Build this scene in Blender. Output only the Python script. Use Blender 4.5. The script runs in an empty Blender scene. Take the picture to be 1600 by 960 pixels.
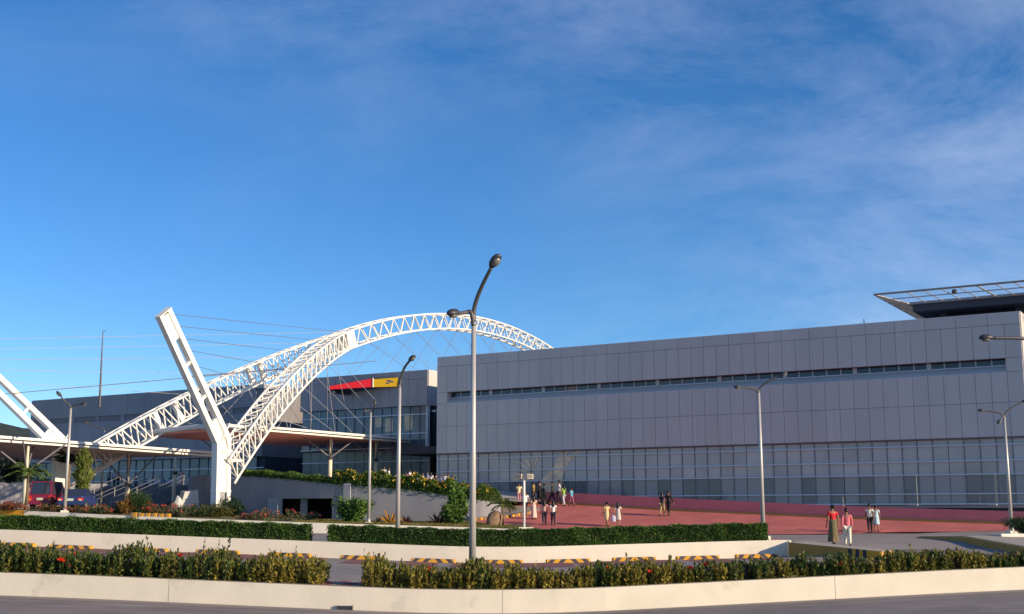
import bpy, math, random
import numpy as np
from mathutils import Vector, Matrix, Quaternion
random.seed(7); RNG = np.random.default_rng(11)
S = bpy.context.scene
COL = S.collection
# ------------------------------------------------------------------ camera
EYE = 2.2; FOC = 1900.0; PITCH = math.atan(320 / 1900.0)
cd = bpy.data.cameras.new('camera'); cam = bpy.data.objects.new('camera', cd); COL.objects.link(cam)
cam.location = (0, 0, EYE); cam.rotation_euler = (math.pi / 2 + PITCH, 0, 0)
cd.sensor_width = 36; cd.lens = FOC / 1600 * 36; cd.clip_start = 0.1; cd.clip_end = 9000
S.camera = cam
# ------------------------------------------------------------------ sky, sun, exposure
SUN_AZ = math.radians(118.5)      # clockwise from +Y
SUN_EL = math.radians(17)
CLOUD_OFF = (1.7, 5.5, 2.0)
wd = bpy.data.worlds.new('World'); S.world = wd; wd.use_nodes = True
nt = wd.node_tree; nt.nodes.clear()
def wn(t, **k):
    n = nt.nodes.new(t)
    for a, b in k.items(): setattr(n, a, b)
    return n
sky = wn('ShaderNodeTexSky', sky_type='NISHITA', sun_disc=False, sun_elevation=SUN_EL, sun_rotation=SUN_AZ,
         altitude=0, air_density=0.8, dust_density=0.1, ozone_density=4)
hs = wn('ShaderNodeHueSaturation'); hs.inputs['Saturation'].default_value = 1.18; hs.inputs['Hue'].default_value = 0.503; hs.inputs['Value'].default_value = 0.78
tc = wn('ShaderNodeTexCoord')
mp = wn('ShaderNodeMapping'); mp.inputs['Rotation'].default_value = (0.0, math.radians(-26), math.radians(10)); mp.inputs['Scale'].default_value = (1.6, 1.6, 4.2)
n1 = wn('ShaderNodeTexNoise'); n1.inputs['Scale'].default_value = 2.1; n1.inputs['Detail'].default_value = 11; n1.inputs['Roughness'].default_value = 0.68; n1.inputs['Distortion'].default_value = 0.3
n2 = wn('ShaderNodeTexNoise'); n2.inputs['Scale'].default_value = 1.5; n2.inputs['Detail'].default_value = 2; mp2 = wn('ShaderNodeMapping'); mp2.inputs['Location'].default_value = CLOUD_OFF
r1 = wn('ShaderNodeMapRange'); r1.inputs['From Min'].default_value = 0.40; r1.inputs['From Max'].default_value = 0.80; r1.inputs['To Max'].default_value = 0.42
r2 = wn('ShaderNodeMapRange'); r2.inputs['From Min'].default_value = 0.42; r2.inputs['From Max'].default_value = 0.70
mm = wn('ShaderNodeMath', operation='MULTIPLY')
mx = wn('ShaderNodeMix', data_type='RGBA'); mx.inputs[7].default_value = (5.2, 5.4, 6.2, 1)
bg = wn('ShaderNodeBackground'); bg.inputs['Strength'].default_value = 0.15
wo = wn('ShaderNodeOutputWorld')
L = nt.links.new
L(sky.outputs[0], hs.inputs['Color']); L(tc.outputs['Generated'], mp.inputs[0]); L(mp.outputs[0], n1.inputs['Vector']); L(tc.outputs['Generated'], mp2.inputs[0]); L(mp2.outputs[0], n2.inputs['Vector'])
L(n1.outputs['Fac'], r1.inputs[0]); L(n2.outputs['Fac'], r2.inputs[0]); L(r1.outputs[0], mm.inputs[0]); L(r2.outputs[0], mm.inputs[1])
L(mm.outputs[0], mx.inputs[0]); L(hs.outputs[0], mx.inputs[6]); L(mx.outputs[2], bg.inputs['Color']); L(bg.outputs[0], wo.inputs[0])
sd = bpy.data.lights.new('sun', 'SUN'); sun = bpy.data.objects.new('sun', sd); COL.objects.link(sun)
sd.energy = 4.3; sd.angle = math.radians(0.55); sd.color = (1.0, 0.80, 0.55)
SUNDIR = Vector((math.sin(SUN_AZ) * math.cos(SUN_EL), math.cos(SUN_AZ) * math.cos(SUN_EL), math.sin(SUN_EL)))
sun.rotation_euler = SUNDIR.to_track_quat('Z', 'Y').to_euler(); sun.location = (60, -40, 60)
vs = S.view_settings; vs.view_transform = 'Standard'; vs.look = 'None'; vs.gamma = 1; vs.exposure = 0.5
# ------------------------------------------------------------------ plan frame and placing helpers
TH = math.radians(31.5); CT, ST = math.cos(TH), math.sin(TH)
P0 = Vector((11.2105, 90.0, 0))
def W(s, w, z=0.0):                     # s runs along the hall front (to the right), w is depth behind that front
    return Vector((P0.x + s * CT + w * ST, P0.y - s * ST + w * CT, z))
def local(p):
    dx, dy = p[0] - P0.x, p[1] - P0.y
    return dx * CT - dy * ST, dx * ST + dy * CT
RZ = -TH
def ray(u, v):
    x = (u - 800) / FOC; y = (480 - v) / FOC; c, s = math.cos(PITCH), math.sin(PITCH)
    return Vector((x, c - s * y, s + c * y))
def spot(u, v, Y):                      # a surveyed point: bearing and elevation taken from the photograph, distance Y
    r = ray(u, v); return Vector((0, 0, EYE)) + r * (Y / r.y)
# ------------------------------------------------------------------ object helpers
def tag(o, label=None, cat=None, group=None, kind=None):
    if label: o['label'] = label
    if cat: o['category'] = cat
    if group: o['group'] = group
    if kind: o['kind'] = kind
    return o
def thing(name, loc, label, cat, group=None, rz=0):
    o = bpy.data.objects.new(name, None); COL.objects.link(o); o.location = loc; o.rotation_euler = (0, 0, rz)
    o.empty_display_size = 0.2
    return tag(o, label, cat, group)
PW = {}
def wmat(o):
    return PW.get(o.name, Matrix.LocRotScale(o.location, o.rotation_euler, o.scale))
def link(name, me, parent=None, M=None):
    o = bpy.data.objects.new(name, me); COL.objects.link(o)
    if M is not None:
        l, r, s = M.decompose(); o.location = l; o.rotation_euler = r.to_euler(); o.scale = s
    if parent is not None:
        o.parent = parent; o.matrix_parent_inverse = wmat(parent).inverted()
    PW[o.name] = Matrix.LocRotScale(o.location, o.rotation_euler, o.scale)
    return o
class MB:
    def __init__(s): s.v = []; s.f = []
    def add(s, vs, fs):
        b = len(s.v); s.v += [tuple(x) for x in vs]; s.f += [tuple(i + b for i in f) for f in fs]; return s
    def box(s, c, d, rz=0, M=None):
        x, y, z = d[0] / 2, d[1] / 2, d[2] / 2
        vs = [(-x, -y, -z), (x, -y, -z), (x, y, -z), (-x, y, -z), (-x, -y, z), (x, -y, z), (x, y, z), (-x, y, z)]
        if M is None: M = Matrix.Translation(Vector(c)) @ Matrix.Rotation(rz, 4, 'Z')
        return s.add([M @ Vector(v) for v in vs], [(0, 3, 2, 1), (4, 5, 6, 7), (0, 1, 5, 4), (1, 2, 6, 5), (2, 3, 7, 6), (3, 0, 4, 7)])
    def fbox(s, s0, s1, w0, w1, z0, z1):                 # box in the hall's frame
        c = W((s0 + s1) / 2, (w0 + w1) / 2, (z0 + z1) / 2)
        return s.box(c, (s1 - s0, w1 - w0, z1 - z0), RZ)
    def beam(s, p0, p1, side, a, b, a2=None, b2=None):   # rectangular bar from p0 to p1; a along side, b along the other normal
        p0, p1, side = Vector(p0), Vector(p1), Vector(side)
        d = (p1 - p0).normalized(); side = (side - d * side.dot(d)).normalized(); o = d.cross(side)
        a2 = a if a2 is None else a2; b2 = b if b2 is None else b2; vs = []
        for p, aa, bb in ((p0, a, b), (p1, a2, b2)):
            for i, j in ((-1, -1), (1, -1), (1, 1), (-1, 1)): vs.append(p + side * (i * aa / 2) + o * (j * bb / 2))
        return s.add(vs, [(3, 2, 1, 0), (4, 5, 6, 7), (0, 1, 5, 4), (1, 2, 6, 5), (2, 3, 7, 6), (3, 0, 4, 7)])
    def tube(s, pts, r, n=8, cap=True):
        pts = [Vector(p) for p in pts]; rs = r if isinstance(r, (list, tuple)) else [r] * len(pts)
        ref = Vector((0, 0, 1)); vs = []; fs = []
        for i, p in enumerate(pts):
            d = (pts[min(i + 1, len(pts) - 1)] - pts[max(i - 1, 0)]).normalized()
            a = d.cross(ref)
            if a.length < 0.05: a = d.cross(Vector((0.3, 1, 0)))
            a.normalize(); b = d.cross(a)
            for k in range(n):
                t = 2 * math.pi * k / n; vs.append(p + (a * math.cos(t) + b * math.sin(t)) * rs[i])
        for i in range(len(pts) - 1):
            for k in range(n):
                k2 = (k + 1) % n; fs.append((i * n + k, i * n + k2, (i + 1) * n + k2, (i + 1) * n + k))
        if cap: fs += [tuple(range(n - 1, -1, -1)), tuple((len(pts) - 1) * n + k for k in range(n))]
        return s.add(vs, fs)
    def lathe(s, c, prof, n=16, sx=1, sy=1, M=None):
        vs = []; fs = []; c = Vector(c)
        for r, z in prof:
            for k in range(n):
                t = 2 * math.pi * k / n; v = Vector((r * math.cos(t) * sx, r * math.sin(t) * sy, z)); vs.append((M @ v if M else v) + c)
        for i in range(len(prof) - 1):
            for k in range(n):
                k2 = (k + 1) % n; fs.append((i * n + k, i * n + k2, (i + 1) * n + k2, (i + 1) * n + k))
        fs += [tuple(range(n - 1, -1, -1)), tuple((len(prof) - 1) * n + k for k in range(n))]
        return s.add(vs, fs)
    def prism(s, poly, dz=None, top=None, bottom=None):     # poly of 3-D points in plan order, extruded down by dz
        n = len(poly); t = [Vector(p) for p in poly]; b = [Vector((p.x, p.y, bottom if bottom is not None else p.z - dz)) for p in t]
        return s.add(t + b, [tuple(range(n)), tuple(range(2 * n - 1, n - 1, -1))] + [(i, n + i, n + (i + 1) % n, (i + 1) % n) for i in range(n)])
    def wall(s, pts, zb, zt, th):                           # wall along plan polyline, thickness th to the left of travel
        pts = [Vector((p[0], p[1], 0)) for p in pts]; n = len(pts); inn = []
        for i in range(n):
            d = (pts[min(i + 1, n - 1)] - pts[max(i - 1, 0)]).normalized(); inn.append(pts[i] + Vector((-d.y, d.x, 0)) * th)
        vs = []
        for i in range(n):
            for p, z in ((pts[i], zb[i]), (pts[i], zt[i]), (inn[i], zt[i]), (inn[i], zb[i])): vs.append((p.x, p.y, z))
        fs = [(3, 2, 1, 0), tuple(4 * (n - 1) + k for k in range(4))]
        for i in range(n - 1):
            a, b = 4 * i, 4 * i + 4
            for k in range(4): fs.append((a + k, a + (k + 1) % 4, b + (k + 1) % 4, b + k))
        return s.add(vs, fs)
    def build(s, name, mat, parent=None, smooth=False):
        me = bpy.data.meshes.new(name); me.from_pydata(s.v, [], s.f); me.validate()
        me.materials.append(M[mat])
        import bmesh
        bm = bmesh.new(); bm.from_mesh(me); bmesh.ops.recalc_face_normals(bm, faces=bm.faces); bm.to_mesh(me); bm.free()
        if smooth: me.polygons.foreach_set('use_smooth', [True] * len(me.polygons))
        return link(name, me, parent)
def grid_sheet(name, mat, rows, skirt=0.0, parent=None):   # rows of points -> sheet
    nr, nc = len(rows), len(rows[0]); vs = [tuple(p) for r in rows for p in r]; fs = []
    for i in range(nr - 1):
        for j in range(nc - 1): fs.append((i * nc + j, i * nc + j + 1, (i + 1) * nc + j + 1, (i + 1) * nc + j))
    mb = MB(); mb.add(vs, fs)
    if skirt:
        ring = [(0, j) for j in range(nc)] + [(i, nc - 1) for i in range(1, nr)] + [(nr - 1, j) for j in range(nc - 2, -1, -1)] + [(i, 0) for i in range(nr - 2, 0, -1)]
        base = len(mb.v)
        for (i, j) in ring:
            p = rows[i][j]; mb.v.append((p[0], p[1], p[2] - skirt))
        m = len(ring)
        for k in range(m):
            a = ring[k][0] * nc + ring[k][1]; b = ring[(k + 1) % m][0] * nc + ring[(k + 1) % m][1]
            mb.f.append((a, base + k, base + (k + 1) % m, b))
    me = bpy.data.meshes.new(name); me.from_pydata(mb.v, [], mb.f); me.materials.append(M[mat])
    import bmesh
    bm = bmesh.new(); bm.from_mesh(me); bmesh.ops.recalc_face_normals(bm, faces=bm.faces)
    up = sum((f.normal.z * f.calc_area() for f in bm.faces))
    if up < 0: bmesh.ops.reverse_faces(bm, faces=bm.faces)
    bm.to_mesh(me); bm.free()
    me.polygons.foreach_set('use_smooth', [len(me.polygons) > 40] * len(me.polygons)) if not skirt else None
    return link(name, me, parent)
CACHE = {}
def shared(key, fn, mat):
    if key not in CACHE:
        o = fn().build('tmp', mat); me = o.data; me.name = str(key[0]); bpy.data.objects.remove(o); CACHE[key] = me
    return CACHE[key]
def boxmesh(nm, mat, d, bev=0.0):
    def f():
        m = MB(); x, y, z = d[0] / 2, d[1] / 2, d[2] / 2; b = bev
        if not b: return m.box((0, 0, 0), d)
        # box with a chamfered front (-y) rim
        vs = [(-x, y, -z), (x, y, -z), (x, y, z), (-x, y, z), (-x, -y + b, -z), (x, -y + b, -z), (x, -y + b, z), (-x, -y + b, z),
              (-x + b, -y, -z + b), (x - b, -y, -z + b), (x - b, -y, z - b), (-x + b, -y, z - b)]
        fs = [(0, 1, 2, 3)] + [(k, (k + 1) % 4, 4 + (k + 1) % 4, 4 + k) for k in range(4)] + [(4 + k, 4 + (k + 1) % 4, 8 + (k + 1) % 4, 8 + k) for k in range(4)] + [(8, 9, 10, 11)]
        return m.add(vs, fs)
    return shared((nm, mat, tuple(round(a, 4) for a in d)), f, mat)
def place(name, me, parent, p, rz=RZ):
    return link(name, me, parent, Matrix.Translation(Vector(p)) @ Matrix.Rotation(rz, 4, 'Z'))
def rod(name, mat, parent, p0, p1, r, n=6):                # shared unit cylinder stretched between two points
    me = shared((name + '_rod', mat, n), lambda: MB().tube([(0, 0, 0), (0, 0, 1)], 1.0, n), mat)
    p0, p1 = Vector(p0), Vector(p1); d = p1 - p0
    return link(name, me, parent, Matrix.LocRotScale(p0, d.to_track_quat('Z', 'Y'), Vector((r, r, d.length))))
# ------------------------------------------------------------------ materials
M = {}
def mat(name, col, rough=0.7, var=0.0, scale=3.0, bump=0.0, metal=0.0, spec=0.4, rand=0.0, stain=None, detail=5, stretch=None, bscale=None):
    m = bpy.data.materials.new(name); m.use_nodes = True; t = m.node_tree; b = t.nodes['Principled BSDF']; M[name] = m
    b.inputs['Roughness'].default_value = rough; b.inputs['Metallic'].default_value = metal; b.inputs['Specular IOR Level'].default_value = spec
    c = (*col, 1); b.inputs['Base Color'].default_value = c; N = t.nodes.new
    last = None
    geo = N('ShaderNodeNewGeometry')
    vec = geo.outputs['Position']
    if stretch:
        mpn = N('ShaderNodeMapping'); mpn.inputs['Scale'].default_value = stretch; t.links.new(vec, mpn.inputs[0]); vec = mpn.outputs[0]
    if var or bump:
        no = N('ShaderNodeTexNoise'); no.inputs['Scale'].default_value = scale; no.inputs['Detail'].default_value = detail; no.inputs['Roughness'].default_value = 0.6
        t.links.new(vec, no.inputs['Vector'])
    if var:
        mr = N('ShaderNodeMapRange'); mr.inputs['From Min'].default_value = 0.3; mr.inputs['From Max'].default_value = 0.7; mr.inputs['To Min'].default_value = 1 - var; mr.inputs['To Max'].default_value = 1 + var
        t.links.new(no.outputs['Fac'], mr.inputs[0])
        vm = N('ShaderNodeVectorMath'); vm.operation = 'SCALE'; vm.inputs[0].default_value = col; t.links.new(mr.outputs[0], vm.inputs['Scale']); last = vm.outputs[0]
    if rand:
        oi = N('ShaderNodeObjectInfo'); mr = N('ShaderNodeMapRange'); mr.inputs['To Min'].default_value = 1 - rand; mr.inputs['To Max'].default_value = 1 + rand
        t.links.new(oi.outputs['Random'], mr.inputs[0]); vm = N('ShaderNodeVectorMath'); vm.operation = 'SCALE'
        if last: t.links.new(last, vm.inputs[0])
        else: vm.inputs[0].default_value = col
        t.links.new(mr.outputs[0], vm.inputs['Scale']); last = vm.outputs[0]
    if stain:                                                # (colour, amount, scale, threshold)
        sc, am, ss, thr = stain
        no2 = N('ShaderNodeTexNoise'); no2.inputs['Scale'].default_value = ss; no2.inputs['Detail'].default_value = 8; no2.inputs['Roughness'].default_value = 0.68
        t.links.new(vec, no2.inputs['Vector'])
        mr = N('ShaderNodeMapRange'); mr.inputs['From Min'].default_value = thr; mr.inputs['From Max'].default_value = thr + 0.18; mr.inputs['To Max'].default_value = am
        t.links.new(no2.outputs['Fac'], mr.inputs[0])
        mi = N('ShaderNodeMix'); mi.data_type = 'RGBA'; t.links.new(mr.outputs[0], mi.inputs[0])
        if last: t.links.new(last, mi.inputs[6])
        else: mi.inputs[6].default_value = c
        mi.inputs[7].default_value = (*sc, 1); last = mi.outputs[2]
    if last: t.links.new(last, b.inputs['Base Color'])
    if bump:
        bp = N('ShaderNodeBump'); bp.inputs['Strength'].default_value = bump; bp.inputs['Distance'].default_value = 0.02
        if bscale:
            nb = N('ShaderNodeTexNoise'); nb.inputs['Scale'].default_value = bscale; nb.inputs['Detail'].default_value = 4; t.links.new(vec, nb.inputs['Vector']); t.links.new(nb.outputs['Fac'], bp.inputs['Height'])
        else: t.links.new(no.outputs['Fac'], bp.inputs['Height'])
        t.links.new(bp.outputs[0], b.inputs['Normal'])
    return m
mat('ground', (0.10, 0.10, 0.06), 0.95, 0.3, 0.2)
mat('hill', (0.035, 0.05, 0.045), 0.95, 0.3, 0.02)
mat('asphalt', (0.24, 0.20, 0.185), 0.9, 0.22, 0.6, 0.3, stain=((0.14, 0.12, 0.115), 0.7, 0.45, 0.52), bscale=40)
mat('concrete_road', (0.25, 0.215, 0.20), 0.9, 0.15, 0.4, 0.2, stain=((0.10, 0.09, 0.09), 0.5, 0.22, 0.55), bscale=30)
mat('apron', (0.29, 0.245, 0.22), 0.9, 0.12, 0.35, 0.15, stain=((0.14, 0.125, 0.12), 0.5, 0.2, 0.55), bscale=25)
mat('red_paving', (0.50, 0.135, 0.12), 0.9, 0.16, 0.5, 0.15, stain=((0.34, 0.105, 0.09), 0.5, 0.3, 0.54), bscale=25)
mat('red_strip', (0.22, 0.085, 0.075), 0.9, 0.2, 1.2, 0.2, stain=((0.13, 0.10, 0.09), 0.6, 0.6, 0.52))
mat('red_wall', (0.62, 0.20, 0.20), 0.85, 0.08, 0.8, 0.1)
mat('paver_red', (0.25, 0.07, 0.065), 0.9, 0.2, 8, 0.3, rand=0.25)
mat('paver_grey', (0.22, 0.20, 0.19), 0.9, 0.2, 8, 0.3, rand=0.2)
mat('white_wall', (0.76, 0.69, 0.56), 0.85, 0.06, 1.5, 0.12, stain=((0.42, 0.38, 0.31), 0.75, 0.8, 0.59), bscale=12)
mat('white_wall_mid', (0.78, 0.72, 0.60), 0.85, 0.06, 1.0, 0.12, stain=((0.44, 0.41, 0.37), 0.75, 0.6, 0.59), bscale=12)
mat('grime', (0.20, 0.18, 0.14), 0.95, 0.3, 3)
mat('soil', (0.075, 0.05, 0.032), 1.0, 0.3, 6, 0.5)
mat('yellow_paint', (0.62, 0.31, 0.02), 0.7, 0.12, 5, stain=((0.30, 0.18, 0.05), 0.5, 4, 0.58))
mat('black_paint', (0.03, 0.03, 0.045), 0.7, 0.2, 5)
mat('tan_kerb', (0.44, 0.25, 0.06), 0.85, 0.15, 3)
mat('kerb_top', (0.36, 0.32, 0.26), 0.9, 0.12, 2)
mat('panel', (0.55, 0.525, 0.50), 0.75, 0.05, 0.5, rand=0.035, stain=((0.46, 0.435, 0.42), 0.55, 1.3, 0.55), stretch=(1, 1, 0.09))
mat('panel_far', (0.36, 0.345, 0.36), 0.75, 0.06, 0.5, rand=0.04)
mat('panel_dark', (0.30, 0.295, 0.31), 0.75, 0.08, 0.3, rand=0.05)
mat('joint', (0.22, 0.21, 0.22), 0.9)
mat('soffit', (0.16, 0.13, 0.14), 0.85)
mat('glass_film', (0.40, 0.39, 0.385), 0.15, 0.14, 0.35, spec=0.7, rand=0.12)
mat('glass_dark', (0.035, 0.05, 0.075), 0.08, spec=0.6, rand=0.3)
mat('glass_teal', (0.105, 0.16, 0.185), 0.2, 0.2, 0.5, spec=0.6, rand=0.22)
mat('glass_entry', (0.085, 0.115, 0.155), 0.12, 0.15, 0.2, spec=0.7, rand=0.22)
mat('mullion', (0.17, 0.175, 0.20), 0.5)
mat('rail', (0.52, 0.56, 0.66), 0.35, metal=0.3)
mat('frame_white', (0.50, 0.53, 0.55), 0.5)
mat('interior', (0.30, 0.29, 0.30), 0.9, 0.2, 0.3)
mat('interior_dark', (0.04, 0.045, 0.06), 0.9)
mat('curtain', (0.70, 0.68, 0.68), 0.9, 0.25, 3, stretch=(1, 1, 0.05))
mat('mural_tan', (0.80, 0.62, 0.42), 0.6, 0.25, 1.2, stain=((0.40, 0.34, 0.29), 0.6, 1.1, 0.5))
mat('white_steel', (0.80, 0.775, 0.71), 0.45, 0.03, 0.8, stain=((0.55, 0.50, 0.42), 0.35, 0.8, 0.62))
mat('cable', (0.17, 0.16, 0.17), 0.5, metal=0.2)
mat('cable_light', (0.45, 0.43, 0.42), 0.5, metal=0.2)
mat('canopy_top', (0.55, 0.54, 0.53), 0.6)
mat('canopy_soffit', (0.78, 0.33, 0.25), 0.7, 0.05, 0.6)
mat('canopy_soffit_pale', (0.62, 0.47, 0.41), 0.7, 0.06, 0.5)
mat('strut', (0.20, 0.19, 0.21), 0.5)
mat('post_white', (0.74, 0.68, 0.52), 0.6)
mat('sign_red', (0.80, 0.02, 0.035), 0.5)
mat('sign_yellow', (0.80, 0.48, 0.01), 0.5)
mat('sign_blue', (0.03, 0.07, 0.22), 0.5)
mat('galvanised', (0.46, 0.44, 0.41), 0.42, 0.10, 2.0, metal=0.25, stretch=(1, 1, 0.3), spec=0.5)
mat('lamp_dark', (0.045, 0.045, 0.055), 0.45)
mat('lamp_arm', (0.11, 0.105, 0.11), 0.5, metal=0.4)
mat('lens', (0.20, 0.19, 0.17), 0.2, spec=0.7)
mat('lamp_body', (0.50, 0.42, 0.30), 0.5)
mat('ret_wall', (0.27, 0.265, 0.285), 0.8, 0.08, 0.6, stain=((0.22, 0.215, 0.23), 0.5, 0.4, 0.52), stretch=(1, 1, 0.4))
mat('step', (0.12, 0.12, 0.13), 0.9, 0.1, 1)
mat('terrace', (0.38, 0.35, 0.33), 0.9, 0.1, 1)
mat('rock', (0.24, 0.155, 0.10), 0.95, 0.3, 4, 0.6)
mat('stone_pale', (0.55, 0.54, 0.50), 0.9, 0.12, 3, 0.3)
mat('steel_rail', (0.33, 0.31, 0.29), 0.35, metal=0.6)
mat('net', (0.30, 0.30, 0.32), 0.7, 0.15, 6)
mat('deck', (0.06, 0.065, 0.09), 0.8)
mat('car_red', (0.22, 0.014, 0.05), 0.35, spec=0.6)
mat('car_blue', (0.02, 0.04, 0.14), 0.35, spec=0.6)
mat('car_glass', (0.03, 0.04, 0.07), 0.08, spec=0.7)
mat('tyre', (0.02, 0.02, 0.022), 0.9)
mat('rim', (0.45, 0.45, 0.45), 0.4, metal=0.6)
mat('tail_light', (0.65, 0.03, 0.02), 0.3)
mat('amber', (0.75, 0.28, 0.04), 0.3)
mat('pier', (0.36, 0.36, 0.38), 0.8, 0.06, 0.6)
mat('plate', (0.60, 0.66, 0.50), 0.5)
mat('plastic_white', (0.75, 0.73, 0.68), 0.5)
mat('trunk', (0.16, 0.11, 0.07), 0.95, 0.25, 8, 0.4)
mat('stem', (0.10, 0.12, 0.04), 0.9)
mat('grass_soil', (0.11, 0.10, 0.035), 1.0, 0.3, 2, 0.4)
def leafmat(name, rough=0.55, trans=0.25):
    m = bpy.data.materials.new(name); m.use_nodes = True; t = m.node_tree; b = t.nodes['Principled BSDF']; M[name] = m
    at = t.nodes.new('ShaderNodeAttribute'); at.attribute_name = 'leaf_col'
    t.links.new(at.outputs['Color'], b.inputs['Base Color']); b.inputs['Roughness'].default_value = rough; b.inputs['Specular IOR Level'].default_value = 0.3
    tr = t.nodes.new('ShaderNodeBsdfTranslucent'); t.links.new(at.outputs['Color'], tr.inputs[0])
    ms = t.nodes.new('ShaderNodeMixShader'); ms.inputs[0].default_value = trans
    t.links.new(b.outputs[0], ms.inputs[1]); t.links.new(tr.outputs[0], ms.inputs[2]); t.links.new(ms.outputs[0], t.nodes['Material Output'].inputs[0])
leafmat('leaf')
# striped wheel-stop paint: chevrons that lean away from the middle
def stripe_mat():
    m = bpy.data.materials.new('striped_paint'); m.use_nodes = True; t = m.node_tree; b = t.nodes['Principled BSDF']; M['striped_paint'] = m; N = t.nodes.new; Lk = t.links.new
    tcn = N('ShaderNodeTexCoord'); sp = N('ShaderNodeSeparateXYZ'); Lk(tcn.outputs['Object'], sp.inputs[0])
    ab = N('ShaderNodeMath'); ab.operation = 'ABSOLUTE'; Lk(sp.outputs[0], ab.inputs[0])
    ml = N('ShaderNodeMath'); ml.operation = 'MULTIPLY_ADD'; ml.inputs[1].default_value = 1.0; Lk(sp.outputs[2], ml.inputs[0]); Lk(ab.outputs[0], ml.inputs[2])
    dv = N('ShaderNodeMath'); dv.operation = 'MULTIPLY'; dv.inputs[1].default_value = 2.4; Lk(ml.outputs[0], dv.inputs[0])
    fr = N('ShaderNodeMath'); fr.operation = 'FRACT'; Lk(dv.outputs[0], fr.inputs[0])
    gt = N('ShaderNodeMath'); gt.operation = 'GREATER_THAN'; gt.inputs[1].default_value = 0.5; Lk(fr.outputs[0], gt.inputs[0])
    no = N('ShaderNodeTexNoise'); no.inputs['Scale'].default_value = 9; no.inputs['Detail'].default_value = 6; oi = N('ShaderNodeNewGeometry'); Lk(oi.outputs['Position'], no.inputs['Vector'])
    wr = N('ShaderNodeMapRange'); wr.inputs['From Min'].default_value = 0.55; wr.inputs['From Max'].default_value = 0.7; wr.inputs['To Max'].default_value = 0.6; Lk(no.outputs['Fac'], wr.inputs[0])
    mi = N('ShaderNodeMix'); mi.data_type = 'RGBA'; mi.inputs[6].default_value = (0.66, 0.33, 0.02, 1); mi.inputs[7].default_value = (0.06, 0.045, 0.06, 1); Lk(gt.outputs[0], mi.inputs[0])
    m2 = N('ShaderNodeMix'); m2.data_type = 'RGBA'; m2.inputs[7].default_value = (0.27, 0.24, 0.21, 1); Lk(wr.outputs[0], m2.inputs[0]); Lk(mi.outputs[2], m2.inputs[6]); Lk(m2.outputs[2], b.inputs['Base Color'])
    b.inputs['Roughness'].default_value = 0.8
stripe_mat()
def glassmat(name, col, rough, opaque):
    m = bpy.data.materials.new(name); m.use_nodes = True; t = m.node_tree; b = t.nodes['Principled BSDF']; M[name] = m
    b.inputs['Base Color'].default_value = (*col, 1); b.inputs['Roughness'].default_value = rough; b.inputs['Specular IOR Level'].default_value = 0.7
    tr = t.nodes.new('ShaderNodeBsdfTransparent'); tr.inputs[0].default_value = (0.75, 0.82, 0.85, 1)
    ms = t.nodes.new('ShaderNodeMixShader'); ms.inputs[0].default_value = opaque
    t.links.new(tr.outputs[0], ms.inputs[1]); t.links.new(b.outputs[0], ms.inputs[2]); t.links.new(ms.outputs[0], t.nodes['Material Output'].inputs[0])
glassmat('glass_clear', (0.24, 0.26, 0.29), 0.08, 0.5)
glassmat('glass_half', (0.38, 0.395, 0.42), 0.12, 0.65)
# ================================================================== ground, roads, kerbs
def interp(x, xs, ys): return float(np.interp(x, xs, ys))
def smoothline(pts, n=60, sm=2.6):               # polyline through (x, y, ...) tuples with softened bends, resampled by x
    xs = [p[0] for p in pts]; X = np.linspace(xs[0], xs[-1], n); out = []
    for x in X:
        k = [np.interp(np.linspace(x - sm, x + sm, 15), xs, [p[i] for p in pts]).mean() for i in range(1, len(pts[0]))]
        out.append((float(x), *[float(a) for a in k]))
    return out
# near kerb wall: x, y, base z
K1 = smoothline([(-60, 32.4, 0.9), (-11.6, 27.6, 0.40), (-0.3, 26.6, 0.0), (11.7, 27.83, 0.51), (30, 30.0, 0.9), (60, 33.6, 1.1)], 121)
# middle kerb wall: x, y, base z, top z
M1 = smoothline([(-70, 54.5, 1.5, 2.15), (-21.0, 49.83, 0.889, 1.518), (-0.8, 48.0, 0.20, 0.815), (11.1, 49.3, 0.437, 1.11)], 121)
# garden kerb: x, y, base z, top z
T1 = smoothline([(-70, 88, 2.5, 3.05), (-33.2, 80, 1.6, 2.34), (-22.1, 77.5, 1.2, 1.86), (-11.8, 76, 0.88, 1.52), (-2.35, 75.5, 0.86, 1.26), (1.3, 75.0, 0.86, 1.12)], 101)
def on(line, x, k): return interp(x, [p[0] for p in line], [p[k] for p in line])
def ridge(s):
    return interp(s, [-27, -7, 1.18, 8.7, 14.74, 23.54, 30], [4.8, 2.76, 2.29, 1.99, 1.73, 1.47, 1.3])
def plaza_z(s, w):
    a = ridge(s) - 0.14 * (-2.6 - w); h = max(0.0, 0.25 - abs(a - 0.88)) / 0.25
    return max(a, 0.88) + h * h * 0.0625
def apron_z(x, y): return interp(y, [40, 45, 56, 60], [0.42, 0.47, 0.86, 0.88])
def terrain(x, y):
    s, w = local((x, y))
    if y > 56: return plaza_z(s, w)
    return apron_z(x, y)
def front_y(x): return interp(x, [-20, 0.9, 1.6, 14.9, 21.8, 29, 45], [79, 76, 60, 72.8, 74.3, 73, 72])
def stand(u, v):                          # where the line of sight meets the plaza
    r = ray(u, v); y = 46.0
    while y < 110:
        p = Vector((0, 0, EYE)) + r * (y / r.y)
        if p.z <= terrain(p.x, p.y): return Vector((p.x, p.y, terrain(p.x, p.y)))
        y += 0.05
    return Vector((0, 0, EYE)) + r * (90 / r.y)
g = MB(); g.add([(-4000, -900, -0.45), (4000, -900, -0.45), (4000, 5000, -0.45), (-4000, 5000, -0.45)], [(0, 1, 2, 3)])
tag(g.build('ground', 'ground'), kind='structure')
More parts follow.
